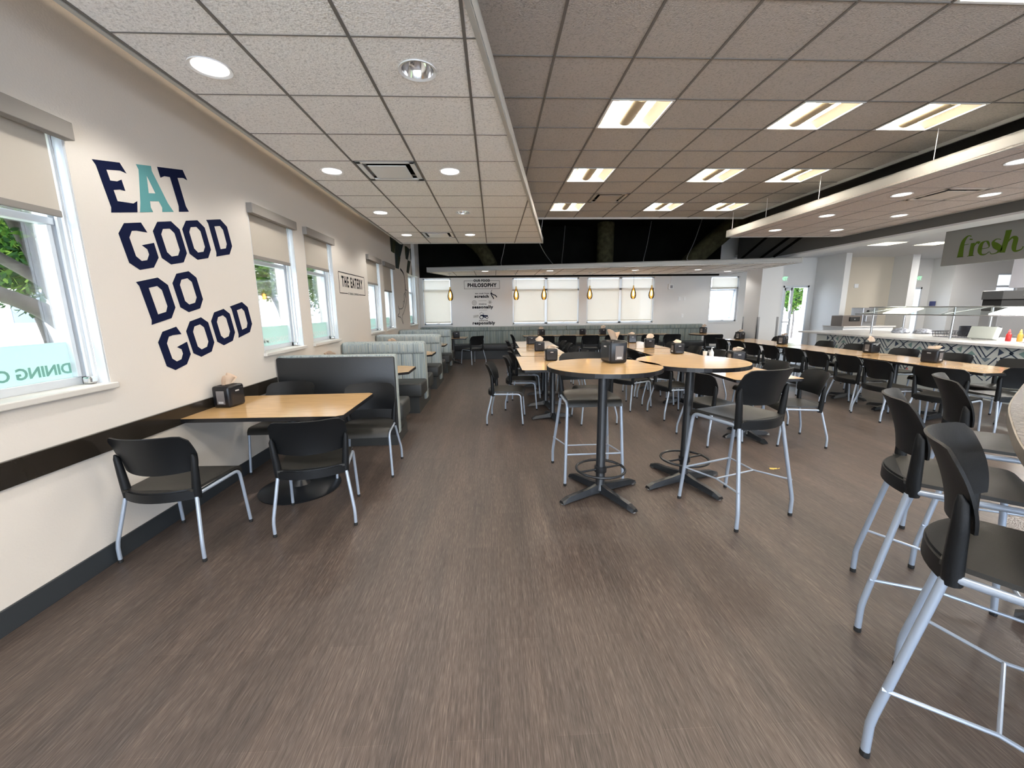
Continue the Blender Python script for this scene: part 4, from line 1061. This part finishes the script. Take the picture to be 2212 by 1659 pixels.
put_disp(3.34, 12.4, .7515, 10, 'between the second and third banquette tables' if 0 else 'at the right end of the second banquette table')
put_disp(-1.10, 11.72, .7515, 20, 'on the small table in the back left corner', False)
put_disp(-2.2, 5.5, .7515, 20, 'on the first booth table, just showing above the black booth back')
put_disp(-1.95, 7.75, .7515, 15, 'on the second booth table, its napkin showing above the striped bench')

# small things on the middle row and floor
t = thing('paper_cup', 'small clear cup on the middle row table beside a dispenser', 'cup', (3.43, 6.42, .7515)); b = NB(); lathe(b, [(.028, 0), (.036, .09), (.034, .09), (.026, .004)], 20, cap=False); lathe(b, [(.0, .001), (.028, .001)], 20, cap=False); obj('cup_body', b, PM('clear_cup', (.75, .75, .72), .2), t, True)
t = thing('pump_bottle', 'small clear pump bottle next to the cup on the middle row table', 'bottle', (3.44, 6.24, .7515)); b = NB(); lathe(b, [(.03, 0), (.033, .01), (.033, .09), (.02, .115), (.012, .12), (.012, .14)], 20); obj('bottle_body', b, PM('clear_bottle', (.7, .74, .78), .12), t, True)
b = NB(); tube(b, [(0, 0, .14), (0, 0, .165), (.03, .01, .165), (.036, .012, .158)], .005, 8); obj('pump', b, WHITE, t)
b = NB(); box(b, -.06, .06, -.04, .04, 0, .004); tag(obj('folded_paper', b, WHITE), 'white folded paper lying on the middle row table', 'paper'); bpy.data.objects['folded_paper'].location = (3.3, 6.2, .752)
b = NB()
for k in range(3): prism(b, [(2.64+k*.035, 3.57), (2.67+k*.035, 3.56+k*.01), (2.69+k*.03, 3.59), (2.65+k*.035, 3.60-k*.01)], .001, .005)
tag(obj('food_scrap', b, PM('yellow_scrap', (.75, .5, .12), .7)), 'yellow food scrap on the floor behind the front bar stool', 'food scrap')

# ------------------------------------------------------------------ grey counter at the right
OUT = curve_pts([(1.05, .42), (1.42, .86), (1.74, 1.19), (2.09, 1.49), (2.49, 1.80), (3.05, 2.17), (3.45, 2.43), (3.86, 2.72), (4.3, 3.0)], 5)
def offs(p, d):
    q = []
    for i in range(len(p)):
        a = Vector((*p[max(i-1, 0)], 0)); c = Vector((*p[min(i+1, len(p)-1)], 0)); t_ = (c-a).normalized(); q.append((p[i][0]+t_.y*d, p[i][1]-t_.x*d))
    return q
t = thing('bar_counter', 'curved grey stone-look bar counter at the right frame edge', 'counter', (0, 0, 0))
b = NB(); prism(b, offs(OUT, .006)+offs(OUT, .72)[::-1], 1.028, 1.071); obj('countertop', b, COUNT, t)
b = NB(); prism(b, OUT+offs(OUT, .012)[::-1], 1.024, 1.069); obj('edge_band', b, COUNTE, t)
pp = offs(OUT, .42)
for q in (pp[8], pp[20], pp[32]):
    b = NB(); lathe(b, [(.05, .0), (.045, 1.03)], 20, (q[0], q[1], 0)); obj('column', b, BLKM, t, True)
    b = NB(); xbase(b, q[0], q[1], .26, .6); obj('base', b, BLKM, t)

# ------------------------------------------------------------------ servery counter with patterned front
t = thing('servery_counter', 'white topped servery counter with navy and teal geometric front', 'counter', (0, 0, 0))
b = NB(); box(b, 7.93, 9.75, 0, 10.28, .875, .915, .004); obj('countertop', b, QUARTZ, t)
PAN = PM('panel_pale', (.52, .55, .53), .5)
b = NB(); box(b, 8.0, 9.7, .2, 9.73, 0, .875); obj('front_panel', b, PAN, t)
PT = [PM('pattern_navy', (.03, .05, .09), .5), PM('pattern_teal', (.17, .27, .26), .5), PM('pattern_coral', (.62, .16, .14), .5), PM('pattern_slate', (.15, .20, .24), .5)]
PB = NB()
class Slot:
    def __init__(self, i): self.i = i
    def __enter__(self): self.n = len(PB.faces); return PB
    def __exit__(self, *a):
        PB.faces.ensure_lookup_table()
        for f_ in PB.faces[self.n:]: f_.material_index = self.i
pf = lambda u, v, th: (7.9995-th, u, v)
cw, chh = .42, .30
rnd = random.Random(3); jj = 0; yy = 2.0
while yy < 9.72-cw*.5:
    for r_ in range(3):
        zc0 = .79-r_*chh*.5*2*.62
        off = (cw/2 if r_ % 2 else 0)
        cy_ = yy+off; w2, h2 = cw*.40, chh*.38
        if cy_+w2 > 9.7: continue
        kind = (jj+r_) % 4
        def V_(bm, dy, dz, sc, wd, flip):
            p = [(cy_+dy-w2*sc, zc0+dz+(h2*sc if flip else -h2*sc)), (cy_+dy, zc0+dz+(-h2*sc if flip else h2*sc)), (cy_+dy+w2*sc, zc0+dz+(h2*sc if flip else -h2*sc))]
            stroke(bm, p, wd, pf)
        if kind in (0, 1):
            with Slot(0) as q_: V_(q_, 0, 0, .85, .018, kind == 0)
        else:
            s_ = 1 if kind == 2 else -1
            with Slot(0) as q_: stroke(q_, [(cy_-s_*w2*.1, zc0+h2*.9), (cy_+s_*w2*.75, zc0), (cy_-s_*w2*.1, zc0-h2*.9)], .018, pf)
        e = .26
        tri = {0: [(-w2*.42, h2*.7), (w2*.42, h2*.7), (0, h2*.1)], 1: [(-w2*.42, -h2*.7), (w2*.42, -h2*.7), (0, -h2*.1)], 2: [(-w2*.35, h2*.5), (-w2*.35, -h2*.5), (w2*.1, 0)], 3: [(w2*.35, h2*.5), (w2*.35, -h2*.5), (-w2*.1, 0)]}[kind]
        with Slot([3, 1, 1, 0][kind]) as q_: flat(q_, [[(cy_+a, zc0+c) for a, c in tri]], pf, .001)
        if rnd.random() < .25:
          with Slot(2) as q_: flat(q_, [[(cy_-.03+w2, zc0-h2*.9), (cy_+.03+w2, zc0-h2*.9), (cy_+w2, zc0-h2*.9+.04)]], pf, .001)
    jj += 1; yy += cw*.5
fp = bpy.data.objects['front_panel']
obj('geometric_pattern', PB, PT, fp)
# sneeze guard
t = thing('sneeze_guard', 'glass sneeze guard on steel posts along the servery counter', 'sneeze guard', (0, 0, 0))
ys = [8.87, 7.25, 5.6, 4.0]
for y in ys:
    for x, dz in ((8.56, 0), (9.3, 0)):
        b = NB(); tube(b, [(x, y, .915), (x, y, 1.50)], .02, 10); obj('post', b, SSTEEL, t, True)
    b = NB(); tube(b, [(8.56, y, 1.50), (9.3, y, 1.50)], .014, 8); tube(b, [(8.25, y, 1.36), (8.56, y, 1.40)], .01, 8); tube(b, [(8.25, y, 1.36), (9.3, y, 1.50)], .01, 8); obj('bracket', b, SSTEEL, t)
b = NB()
for x, z in ((8.56, 1.5), (9.3, 1.5), (8.25, 1.355)): tube(b, [(x, 3.9, z), (x, 9.0, z)], .010, 8)
obj('rail', b, SSTEEL, t)
for y0_, y1_ in zip(ys[1:], ys):
    b = NB(); sheet(b, lambda u, v: (8.25+u*.32, y0_+.02+v*(y1_-y0_-.04), 1.36+u*.14), 1, 1, .006); obj('glass_panel', b, SGLASS, t)
    b = NB(); box(b, 8.57, 9.29, y0_+.02, y1_-.02, 1.505, 1.511); obj('glass_shelf', b, SGLASS, t)
LAMPM = EM('food_lamp', (1, .93, .72), 2.2)
for y, lab in ((8.25, 'yellowish heat lamp panel hanging in the far bay of the sneeze guard'), (6.35, 'bright white heat lamp panel hanging in the near bay of the sneeze guard')):
    t = thing('heat_lamp', lab, 'heat lamp', (8.55, y, 1.42), 0, 'heat lamps under the sneeze guard')
    b = NB(); sheet(b, lambda u, v: (-.13+u*.34, -.26+v*.52, -.045+u*.10), 1, 1, .02); obj('panel', b, LAMPM if y > 7 else EM('food_lamp_white', (1, .98, .93), 5), t)
    b = NB()
    for q in (-.24, .24): tube(b, [(.18, q, .06), (.18, q, .08)], .006, 6)
    obj('hanger', b, SSTEEL, t)
# things on the servery counter
WIRE = PM('wire_black', (.03, .03, .04), .4, metal=.5)
def basket(x, y, z, w, l, h, rz, label):
    t = thing('wire_basket', label, 'basket', (x, y, z), rz); b = NB()
    for k in range(15):
        a = -l/2+l*k/14
        for s in (-1, 1): tube(b, [(s*w/2, a, 0), (s*(w/2+.03), a, h)], .003, 5)
        tube(b, [(-w/2, a, .004), (w/2, a, .004)], .003, 5)
    for k in range(10):
        a = -w/2+w*k/9
        for s in (-1, 1): tube(b, [(a, s*l/2, 0), (a, s*(l/2+.03), h)], .003, 5)
    obj('wire_mesh', b, WIRE, t); b = NB()
    for zz, e in ((h, .03), (h*.5, .015), (.004, 0)): tube(b, [(-w/2-e, -l/2-e, zz), (w/2+e, -l/2-e, zz), (w/2+e, l/2+e, zz), (-w/2-e, l/2+e, zz), (-w/2-e, -l/2-e, zz)], .005, 6)
    obj('rim', b, WIRE, t); return t
basket(9.0, 7.45, .918, .38, .62, .11, .15, 'shallow dark wire basket tray on the servery counter')
FOIL = PM('wrap_foil', (.50, .52, .60), .35, metal=.4, bump=1., bscale=20, var=.5, vscale=30)
for k, (x, y) in enumerate([(9.35, 8.95), (9.52, 8.62)]):
    b = NB(); lathe(b, [(0, 0), (.15, .0), (.17, .02), (.13, .07), (.06, .1), (0, .105)], 24, cap=False)
    for v in b.verts: v.co += Vector((random.uniform(-.012, .012), random.uniform(-.012, .012), random.uniform(0, .01)))
    o = obj('wrapped_plate', b, FOIL, None, True); o.location = (x, y, .917); tag(o, ['film wrapped food plate on the servery counter, farther left', 'film wrapped food plate on the servery counter, nearer right'][k], 'food plate', 'wrapped plates')
def bottle(x, y, c, label):
    t = thing('sauce_bottle', label, 'bottle', (x, y, .916)); b = NB(); lathe(b, [(.03, 0), (.034, .01), (.034, .11), (.026, .13), (.016, .145), (.016, .155)], 16); obj('bottle_body', b, PM(label[:6], c, .3), t, True)
    b = NB(); lathe(b, [(.018, .155), (.017, .165), (.004, .205)], 12); obj('cap', b, PM('cap_'+label[:5], tuple(min(1, q*1.3+.1) for q in c), .4), t, True)
bottle(8.80, 6.56, (.45, .02, .02), 'red sauce bottle on the near end of the servery counter'); bottle(8.90, 6.48, (.62, .33, .05), 'orange sauce bottle next to the red one on the servery counter')
b = NB(); box(b, -.05, .05, -.2, .2, 0, .22, .01, M=Matrix.Rotation(.25, 4, 'Y')); o = obj('tray_stand', b, PM('pale_board', (.55, .57, .52), .5)); o.location = (8.75, 6.9, .93); tag(o, 'pale upright board left of the sauce bottles', 'board')
for k, (x, y, w) in enumerate([(9.55, 7.75, .16), (9.6, 7.45, .13)]):
    t = thing('cooking_pot', ['larger black pot behind the wire basket', 'smaller black pot right of the larger one behind the basket'][k], 'pot', (x, y, .915), 0, 'black pots'); b = NB(); lathe(b, [(0, 0), (w, 0), (w, .2), (w-.01, .2), (w-.01, .01), (0, .01)], 24, cap=False); obj('pot_body', b, WIRE, t, True)
    b = NB(); tube(b, smooth_pts([(w, -.04, .16), (w+.05, -.04, .16), (w+.05, .04, .16), (w, .04, .16)], 4, .02), .006, 6); obj('handle', b, WIRE, t)
t = thing('food_well', 'stainless drop-in food well in the servery counter', 'food well', (0, 0, 0)); b = NB()
box(b, 8.65, 9.25, 5.0, 6.3, .914, .922, .002); obj('well_rim', b, SSTEEL, t); b = NB(); box(b, 8.7, 9.2, 5.05, 6.25, .9215, .9235); obj('well_inside', b, WIRE, t)

# equipment behind the servery
t = thing('back_counter', 'white cabinet counter under the beige alcove wall', 'counter', (0, 0, 0))
b = NB(); box(b, 10.0, 11.5, 11.25, 11.95, 0, .93); obj('cabinet', b, WHITE, t); b = NB(); box(b, 9.97, 11.53, 11.2, 11.97, .93, .96); obj('worktop', b, QUARTZ, t)
BRN = PM('brown_steel', (.20, .17, .15), .35, metal=.5)
t = thing('beverage_machine', 'tall steel beverage machine with two round gauges at the left end of the servery', 'beverage machine', (10.85, 11.55, .96)); b = NB(); box(b, -.22, .22, -.2, .2, 0, .52, .01); obj('housing', b, SSTEEL, t)
b = NB()
for q in (-.08, .1): lathe(b, [(.03, 0), (.03, .02)], 16, (q, 0, 0))
bmesh.ops.transform(b, matrix=Matrix.Translation((0, -.2, .42)) @ Matrix.Rotation(PI/2, 4, 'X'), verts=b.verts); obj('gauge', b, CAP, t)
b = NB(); box(b, -.16, .16, -.26, -.2, .12, .3, .01); obj('spout', b, SSTEEL, t)
t = thing('dispenser_cabinet', 'low brown steel dispenser beside the tall beverage machine', 'dispenser', (10.3, 11.5, .96)); b = NB(); box(b, -.3, .28, -.2, .2, 0, .30, .01); obj('housing', b, BRN, t); b = NB(); box(b, -.1, .2, -.225, -.2, .14, .26, .005); obj('door_panel', b, CAP, t); b = NB(); box(b, .02, .05, -.235, -.225, .18, .21); obj('knob', b, CHROME, t)
t = thing('prep_table', 'stainless prep table behind the servery counter', 'table', (0, 0, 0)); b = NB(); box(b, 10.8, 13.6, 7.2, 8.0, .86, .9, .004); obj('worktop', b, SSTEEL, t)
for x in (10.85, 13.55):
    for y in (7.25, 7.95): b = NB(); tube(b, [(x, y, 0), (x, y, .87)], .02, 8); obj('leg', b, SSTEEL, t)
b = NB(); box(b, 10.85, 13.55, 7.25, 7.95, .25, .27); obj('shelf', b, SSTEEL, t)
t = thing('griddle', 'black griddle with steel backsplash on the prep table', 'griddle', (11.8, 7.6, .9)); b = NB(); box(b, -.5, .5, -.3, .3, 0, .16, .01); obj('body', b, CAP, t); b = NB(); box(b, -.5, .5, .28, .31, .16, .34); obj('backsplash', b, SSTEEL, t)
for k in range(3): b = NB(); lathe(b, [(.02, 0), (.02, .03)], 12); bmesh.ops.transform(b, matrix=Matrix.Translation((-.3+k*.3, -.3, .08)) @ Matrix.Rotation(PI/2, 4, 'X'), verts=b.verts); obj('knob', b, CHROME, t)
t = thing('convection_oven', 'black topped oven with round white dial at the right frame edge', 'oven', (13.75, 10.3, 0)); b = NB(); box(b, -.75, .8, -.3, .1, 0, 1.35, .01); obj('cabinet', b, SSTEEL, t); b = NB(); box(b, -.75, .8, -.32, .1, 1.36, 1.66, .01); obj('oven_body', b, CAP, t); b = NB(); box(b, -.8, .85, -.36, .1, 1.66, 1.88, .01); obj('control_panel', b, PM('dark_steel', (.12, .12, .12), .3, metal=.6), t)
b = NB(); lathe(b, [(.045, 0), (.045, .02)], 20); bmesh.ops.transform(b, matrix=Matrix.Translation((-.2, -.36, 1.77)) @ Matrix.Rotation(PI/2, 4, 'X'), verts=b.verts); obj('dial', b, WHITE, t)
t = thing('exhaust_hood', 'large pale exhaust hood above the oven at the right frame edge', 'hood', (0, 0, 0)); b = NB(); box(b, 13.5, 17.5, 9.9, 10.28, 1.95, 3.12); obj('hood_body', b, PM('hood_pale', (.62, .61, .66), .4), t); b = NB(); box(b, 13.6, 15.0, 9.885, 9.9, 2.42, 2.45); obj('seam', b, SSTEEL, t)

# ------------------------------------------------------------------ servery walls, ceiling, doors
b = NB(); box(b, 7.9, X1, Y0, 14.2, 3.12, 3.2)
struct('ceiling_servery', b, PM('servery_ceiling', (.66, .67, .68), .85))
b = NB(); box(b, 10.72, 10.9, 12.28, YB, 0, 3.12); struct('wall_servery_left', b, WALLC)
b = NB(); box(b, 13.35, 13.6, 12.77, YB, 0, 3.12); struct('wall_servery_pillar', b, WALLC)
b = NB(); box(b, 10.9, 13.36, YB-.02, YB, 0, 3.12); struct('wall_alcove', b, WALLB)
b = NB(); wall_holes(b, 'y', 14.0, .25, 13.35, 15.45, 0, 3.12, [(14.45, 15.17, 0, 2.16)]); box(b, 13.35, 13.6, 13.38, 14.0, 0, 3.12); struct('wall_servery_back', b, WALLC)
b = NB(); box(b, 15.43, 15.6, 13.28, 14.0, 0, 3.12); box(b, 15.6, 17.0, 13.28, 13.45, 0, 3.12); struct('wall_servery_right', b, WALLC)
b = NB(); box(b, 17.0, X1, 13.28, 13.45, 0, 1.35); box(b, 17.0, X1, 13.28, 13.45, 2.56, 3.12); box(b, 17.75, X1, 13.28, 13.45, 1.35, 2.56); struct('wall_servery_far', b, WALLC)
w = bpy.data.objects.new('window_11', None); COL.objects.link(w); w['kind'] = 'structure'
b = NB()
for q in ((17.0, 17.05, 1.35, 2.56), (17.7, 17.75, 1.35, 2.56), (17.0, 17.75, 1.35, 1.4), (17.0, 17.75, 2.51, 2.56), (17.0, 17.75, 2.1, 2.16)): box(b, q[0], q[1], 13.33, 13.4, q[2], q[3])
obj('window_frame', b, FRAME, w); b = NB(); box(b, 17.04, 17.71, 13.36, 13.365, 1.39, 2.52); obj('glass', b, GLASS, w)
def light_panel(x, y, label, w=.6, l=.6):
    t = thing('ceiling_light', label, 'ceiling light', (x, y, 3.12), 0, 'flat lights in the servery ceiling'); b = NB(); box(b, -w/2, w/2, -l/2, l/2, -.012, 0, .003); obj('frame', b, WHITE, t)
    b = NB(); box(b, -w/2+.03, w/2-.03, -l/2+.03, l/2-.03, -.016, -.011); obj('diffuser', b, EM('panel_glow', (1, .90, .62), 2.2), t)
light_panel(10.2, 10.5, 'yellowish flat light in the servery ceiling above the beige alcove')
light_panel(11.5, 10.5, 'yellowish flat light in the servery ceiling partly behind the fresh sign')
for k, (x, y) in enumerate([(11.5, 7.5), (11.5, 4.5), (14.5, 8.0), (9.2, 3.0), (14.3, 11.6)]):  # bare fill lights added to brighten the servery, no panels modelled for them
    L = bpy.data.lights.new('panel_light', 'AREA'); L.size = .5; L.energy = 150 if k < 4 else 45; L.color = (1, .96, .9); o = bpy.data.objects.new('panel_light', L); COL.objects.link(o); o.location = (x, y, 3.095)
def glass_door(i, x0, x1, y, h, leaf=None):
    w = bpy.data.objects.new('door_%d' % i, None); COL.objects.link(w); w['kind'] = 'structure'
    b = NB()
    for q in ((x0, x0+.06, 0, h), (x1-.06, x1, 0, h), (x0, x1, h-.07, h)): box(b, q[0], q[1], y, y+.14, q[2], q[3], .004)
    obj('door_frame', b, FRAME, w)
    m_ = x0+.40*(x1-x0)
    b = NB()
    for q in ((x0+.06, x0+.14, .02, h-.07), (m_-.05, m_+.05, .02, h-.07), (x0+.06, m_, .02, .25), (x0+.06, m_, h-.16, h-.07)): box(b, q[0], q[1], y+.05, y+.1, q[2], q[3], .004)
    d = obj('door_leaf', b, FRAME, w)
    b = NB(); tube(b, [(x0+.1, y+.03, 1.02), (m_-.01, y+.03, 1.02)], .022, 8); box(b, m_-.06, m_-.01, y+.0, y+.05, .93, 1.12, .01); box(b, m_-.05, m_-.01, y, y+.05, 1.38, 1.62, .01); obj('door_handle', b, CHROME, d)
    b = NB(); box(b, x0+.05, x1-.05, y+.07, y+.076, .02, h-.06); obj('glass', b, GLASS, w)
glass_door(1, 9.66, 10.56, YB, 2.22); glass_door(2, 14.45, 15.17, 14.0, 2.16)
def exit_sign(x, y, z, label):
    t = thing('exit_sign', label, 'exit sign', (x, y, z), 0, 'green exit signs'); b = NB(); box(b, -.16, .16, -.02, 0, -.1, .1, .004); obj('plate', b, PM('exit_plate', (.7, .76, .72), .4), t)
    textmesh('lettering', 'EXIT', .15, EM('exit_green', (.1, .75, .3), .8), t, basis((0, -.0225, 0), (1, 0, 0), (0, 0, 1)), .006, .85)
exit_sign(9.62, YB, 2.44, 'green EXIT sign above the first glass door, half hidden by the column')
exit_sign(14.92, 14.0, 2.46, 'green EXIT sign above the second door beside the beige alcove')
b = NB(); box(b, -.012, 0, -.1, .1, -.08, .08, .002); o = obj('door_plaque', b, PM('plaque_blue', (.03, .04, .16), .4)); o.location = (15.42, 13.8, 1.58); tag(o, 'small dark blue plaque beside the second door', 'plaque')
# hanging fresh sign
t = thing('hanging_sign', 'large grey hanging sign reading fresh in green at the right frame edge', 'hanging sign', (8.2, 0, 0))
b = NB(); box(b, 0, .03, 3.9, 7.32, 2.235, 2.84, .002); obj('sign_board', b, PM('sign_grey', (.25, .25, .24), .6), t)
GRN = PM('fresh_green', (.085, .145, .016), .7, spec=.1)
def ribbon(bm, pts, f, n=6):
    """pts: (u,v,width) variable-width stroke"""
    q = []
    for i in range(len(pts)-1):
        p0 = pts[max(i-1, 0)]; p1 = pts[i]; p2 = pts[i+1]; p3 = pts[min(i+2, len(pts)-1)]
        for k in range(n):
            s = k/n; q.append(tuple(.5*((2*p1[d])+(-p0[d]+p2[d])*s+(2*p0[d]-5*p1[d]+4*p2[d]-p3[d])*s*s+(-p0[d]+3*p1[d]-3*p2[d]+p3[d])*s**3) for d in range(3)))
    q.append(pts[-1]); L_, R_ = [], []
    for i, p in enumerate(q):
        a = Vector(q[max(i-1, 0)][:2]); c = Vector(q[min(i+1, len(q)-1)][:2]); d = (c-a).normalized(); w = max(p[2], .003)/2
        L_.append((p[0]-d.y*w, p[1]+d.x*w)); R_.append((p[0]+d.y*w, p[1]-d.x*w))
    for i in range(len(q)-1):
        vs = [bm.verts.new(f(*x, .0)) for x in (L_[i], L_[i+1], R_[i+1], R_[i])]; v2 = [bm.verts.new(f(*x, .002)) for x in (L_[i], L_[i+1], R_[i+1], R_[i])]
        bm.faces.new(vs); bm.faces.new(v2[::-1])
        for k in range(4): bm.faces.new((vs[k], vs[(k+1) % 4], v2[(k+1) % 4], v2[k]))
sf = lambda u, v, th: (-.002-th, 7.02-u, 2.36+v)
glyphs = [('f', [[(0, 0, .09), (.0, .2, .065), (.02, .29, .05), (.07, .345, .02), (.12, .33, .012)], [(.12, .27, .045), (.125, .29, .045)], [(-.05, .004, .01), (.05, .004, .01)], [(0, .2, .01), (.1, .205, .01)]]),
          ('r', [[(.16, 0, .06), (.16, .215, .055)], [(.11, .004, .01), (.21, .004, .01)], [(.18, .15, .01), (.22, .215, .03), (.26, .2, .045)]]),
          ('e', [[(.29, .10, .01), (.40, .11, .01), (.38, .19, .03), (.34, .215, .015), (.29, .18, .05), (.28, .08, .06), (.31, .01, .03), (.37, .0, .012), (.42, .04, .006)]]),
          ('s', [[(.55, .21, .01), (.49, .225, .012), (.45, .18, .04), (.50, .12, .085), (.56, .06, .07), (.53, .01, .02), (.46, -.005, .01), (.43, .03, .006)]]),
          ('h', [[(.60, .0, .07), (.62, .18, .07), (.63, .34, .075)], [(.645, .15, .01), (.69, .215, .03), (.74, .19, .06), (.74, .06, .06), (.77, .0, .03), (.84, .02, .015), (.85, .06, .01)]])]
for nm_, strokes in glyphs:
    b = NB()
    for s_ in strokes: ribbon(b, s_, sf)
    obj('letter', b, GRN, t, label='green letter '+nm_)
b = NB(); sk = lambda u, v, th: (-.002-th, 7.02-u, 2.36+v)
stroke(b, [(.86+.17*(1-math.cos(a))*1.0, .13+.24*math.sin(a)) for a in [R(-60+q*6) for q in range(0, 8)]], .016, sk); stroke(b, [(.86+.17*(1-math.cos(a)), .13+.24*math.sin(a)) for a in [R(20+q*6) for q in range(0, 8)]], .016, sk)
obj('swirl', b, PM('sign_dark', (.03, .05, .05), .6), t)
b = NB()
for y in (6.8, 4.6): tube(b, [(.015, y, 2.84), (.015, y, 3.12)], .004, 6)
obj('hanger', b, SSTEEL, t)

# ------------------------------------------------------------------ outside
b = NB(); box(b, -70, XW-.26, -30, 60, -.3, -.05); box(b, XW-.26, 40, 16.2, 60, -.3, -.05); struct('ground_pavement', b, PAVE)
b = NB(); box(b, -13, -3.6, -10, 30, -.05, -.03); tag(obj('lawn', b, GRASS, kind='stuff'), 'green lawn outside the left windows', 'grass')
def tree(x, y, h, cr, seed, label, trunks, nleaf=7000, leafs=.09, zc_=None, sq=.75):
    rnd = random.Random(seed); t = thing('tree', label, 'tree', (x, y, -.05), 0, 'trees outside the windows')
    b = NB()
    for pts, r0 in trunks: 
        P_ = smooth_pts([Vector(p) for p in pts], 5, .5); tube(b, P_, [r0*(1-.55*i/(len(P_)-1)) for i in range(len(P_))], 12)
    obj('trunk', b, BARK, t, True)
    zc_ = zc_ or h*.68
    cl = [(Vector((rnd.gauss(0, .5), rnd.gauss(0, .5), rnd.gauss(0, .38))).normalized()*rnd.uniform(.2, 1)*cr, rnd.uniform(.25, .5)*cr) for _ in range(26)]
    b = NB(); mi = []
    for k in range(nleaf):
        c, r = cl[rnd.randrange(len(cl))]
        d = Vector((rnd.gauss(0, 1), rnd.gauss(0, 1), rnd.gauss(0, 1))).normalized()*r*rnd.uniform(.4, 1)
        p = Vector((c.x+d.x, c.y+d.y, zc_+c.z*sq+d.z*.8))
        n_ = Vector((rnd.gauss(0, 1), rnd.gauss(0, 1), rnd.gauss(0, 1)+.6)).normalized(); a = n_.orthogonal().normalized(); e = n_.cross(a); s_ = leafs*rnd.uniform(.6, 1.3)
        an = rnd.uniform(0, 6.3); a, e = a*math.cos(an)+e*math.sin(an), e*math.cos(an)-a*math.sin(an)
        f_ = b.faces.new([b.verts.new(p+a*s_), b.verts.new(p+e*s_*.45), b.verts.new(p-a*s_), b.verts.new(p-e*s_*.45)]); f_.material_index = rnd.choice([0, 0, 1, 2, 2, 3] if seed % 2 else [0, 1, 1, 3, 0, 2])
    me = bpy.data.meshes.new('foliage'); b.to_mesh(me); b.free()
    for m_ in LEAF: me.materials.append(m_)
    o = bpy.data.objects.new('foliage', me); COL.objects.link(o); o.parent = t
tree(-5.3, 5.0, 6, 2.3, 1, 'big tree with slanting pale trunks just outside the nearest left window', [([(-.1, .75, 0), (-.1, .5, 1.3), (-.1, .38, 1.75), (-.1, .2, 2.3), (-.1, -.05, 2.95), (-.1, -.4, 4.0)], .12), ([(.3, .45, .0), (.3, .2, 1.2), (.3, -.15, 1.62), (.3, -.6, 1.82), (.3, -1.1, 2.0), (.3, -2.2, 2.6)], .11), ([(-.1, .38, 1.9), (-.3, .1, 2.2), (-.4, -.5, 2.6), (-.4, -1.2, 3.4)], .07)], 17000, .055, 3.25, .62)
tree(-8.5, 16.7, 6, 2.6, 2, 'tree with thin branching trunk seen through the wider window left of THE EATERY sign', [([(0, 0, 0), (.1, .1, 1.3), (-.5, .3, 2.6), (-1.0, .5, 3.6)], .13), ([(.1, .1, 1.3), (.5, -.2, 2.4), (.9, -.4, 3.5)], .09)], 9000, .10, 3.6, .6)
tree(-8.0, 24.5, 6, 2.8, 3, 'leafy tree beyond the left windows near THE EATERY sign', [([(0, 0, 0), (.1, .1, 1.5), (-.3, .3, 3.6)], .14)], 8000, .11, 3.6, .7)
tree(-9.2, 8.9, 5, 2.5, 5, 'bright green tree behind the slanting trunks outside the nearest window', [([(0, 0, 0), (.0, -.1, 1.0), (0, -.5, 2.6)], .1), ([(0, .05, .3), (.0, .35, 1.3), (.0, .7, 2.4)], .08)], 12000, .08, 2.85, .55)
tree(15.1, 20.0, 4, 1.05, 4, 'green tree outside the first glass door', [([(0, 0, 0), (.1, .1, 1.2), (-.1, .2, 2.2)], .05)], 4200, .09, 2.05, .9)
t = thing('building', 'pale building across the lawn outside the left windows', 'building', (-26, 22, -.05)); b = NB(); box(b, -3, 3, -16, 22, 0, 7); obj('wall', b, STUCCO, t)
for k in range(8):
    for z in (1.2, 4.2): b = NB(); box(b, 3.0, 3.04, -14+k*4.2, -12.4+k*4.2, z, z+1.5); obj('window', b, PM('far_glass', (.12, .15, .18), .2) if k == 0 and z < 2 else bpy.data.materials['far_glass'], t)
b = NB(); box(b, -3.4, -3.15, 5.2, 5.42, -.05, 3.4); tag(obj('exterior_post', b, STUCCO), 'beige exterior post outside the wider window of the first pair', 'post')
b = NB(); box(b, -3.3, -3.2, 6.75, 6.85, -.05, 3.4); tag(obj('exterior_post', b, PM('blue_steel', (.07, .10, .15), .5)), 'dark blue exterior post outside the second window of the pair', 'post')
b = NB(); box(b, -3.6, -3.2, 9.9, 10.4, -.05, 3.4); tag(obj('exterior_post', b, STUCCO), 'thick beige exterior post outside the windows right of THE EATERY sign', 'post')
b = NB(); box(b, -4, 6.3, 17.5, 17.7, -.05, 2.32); struct('wall_garden', b, STUCCO)
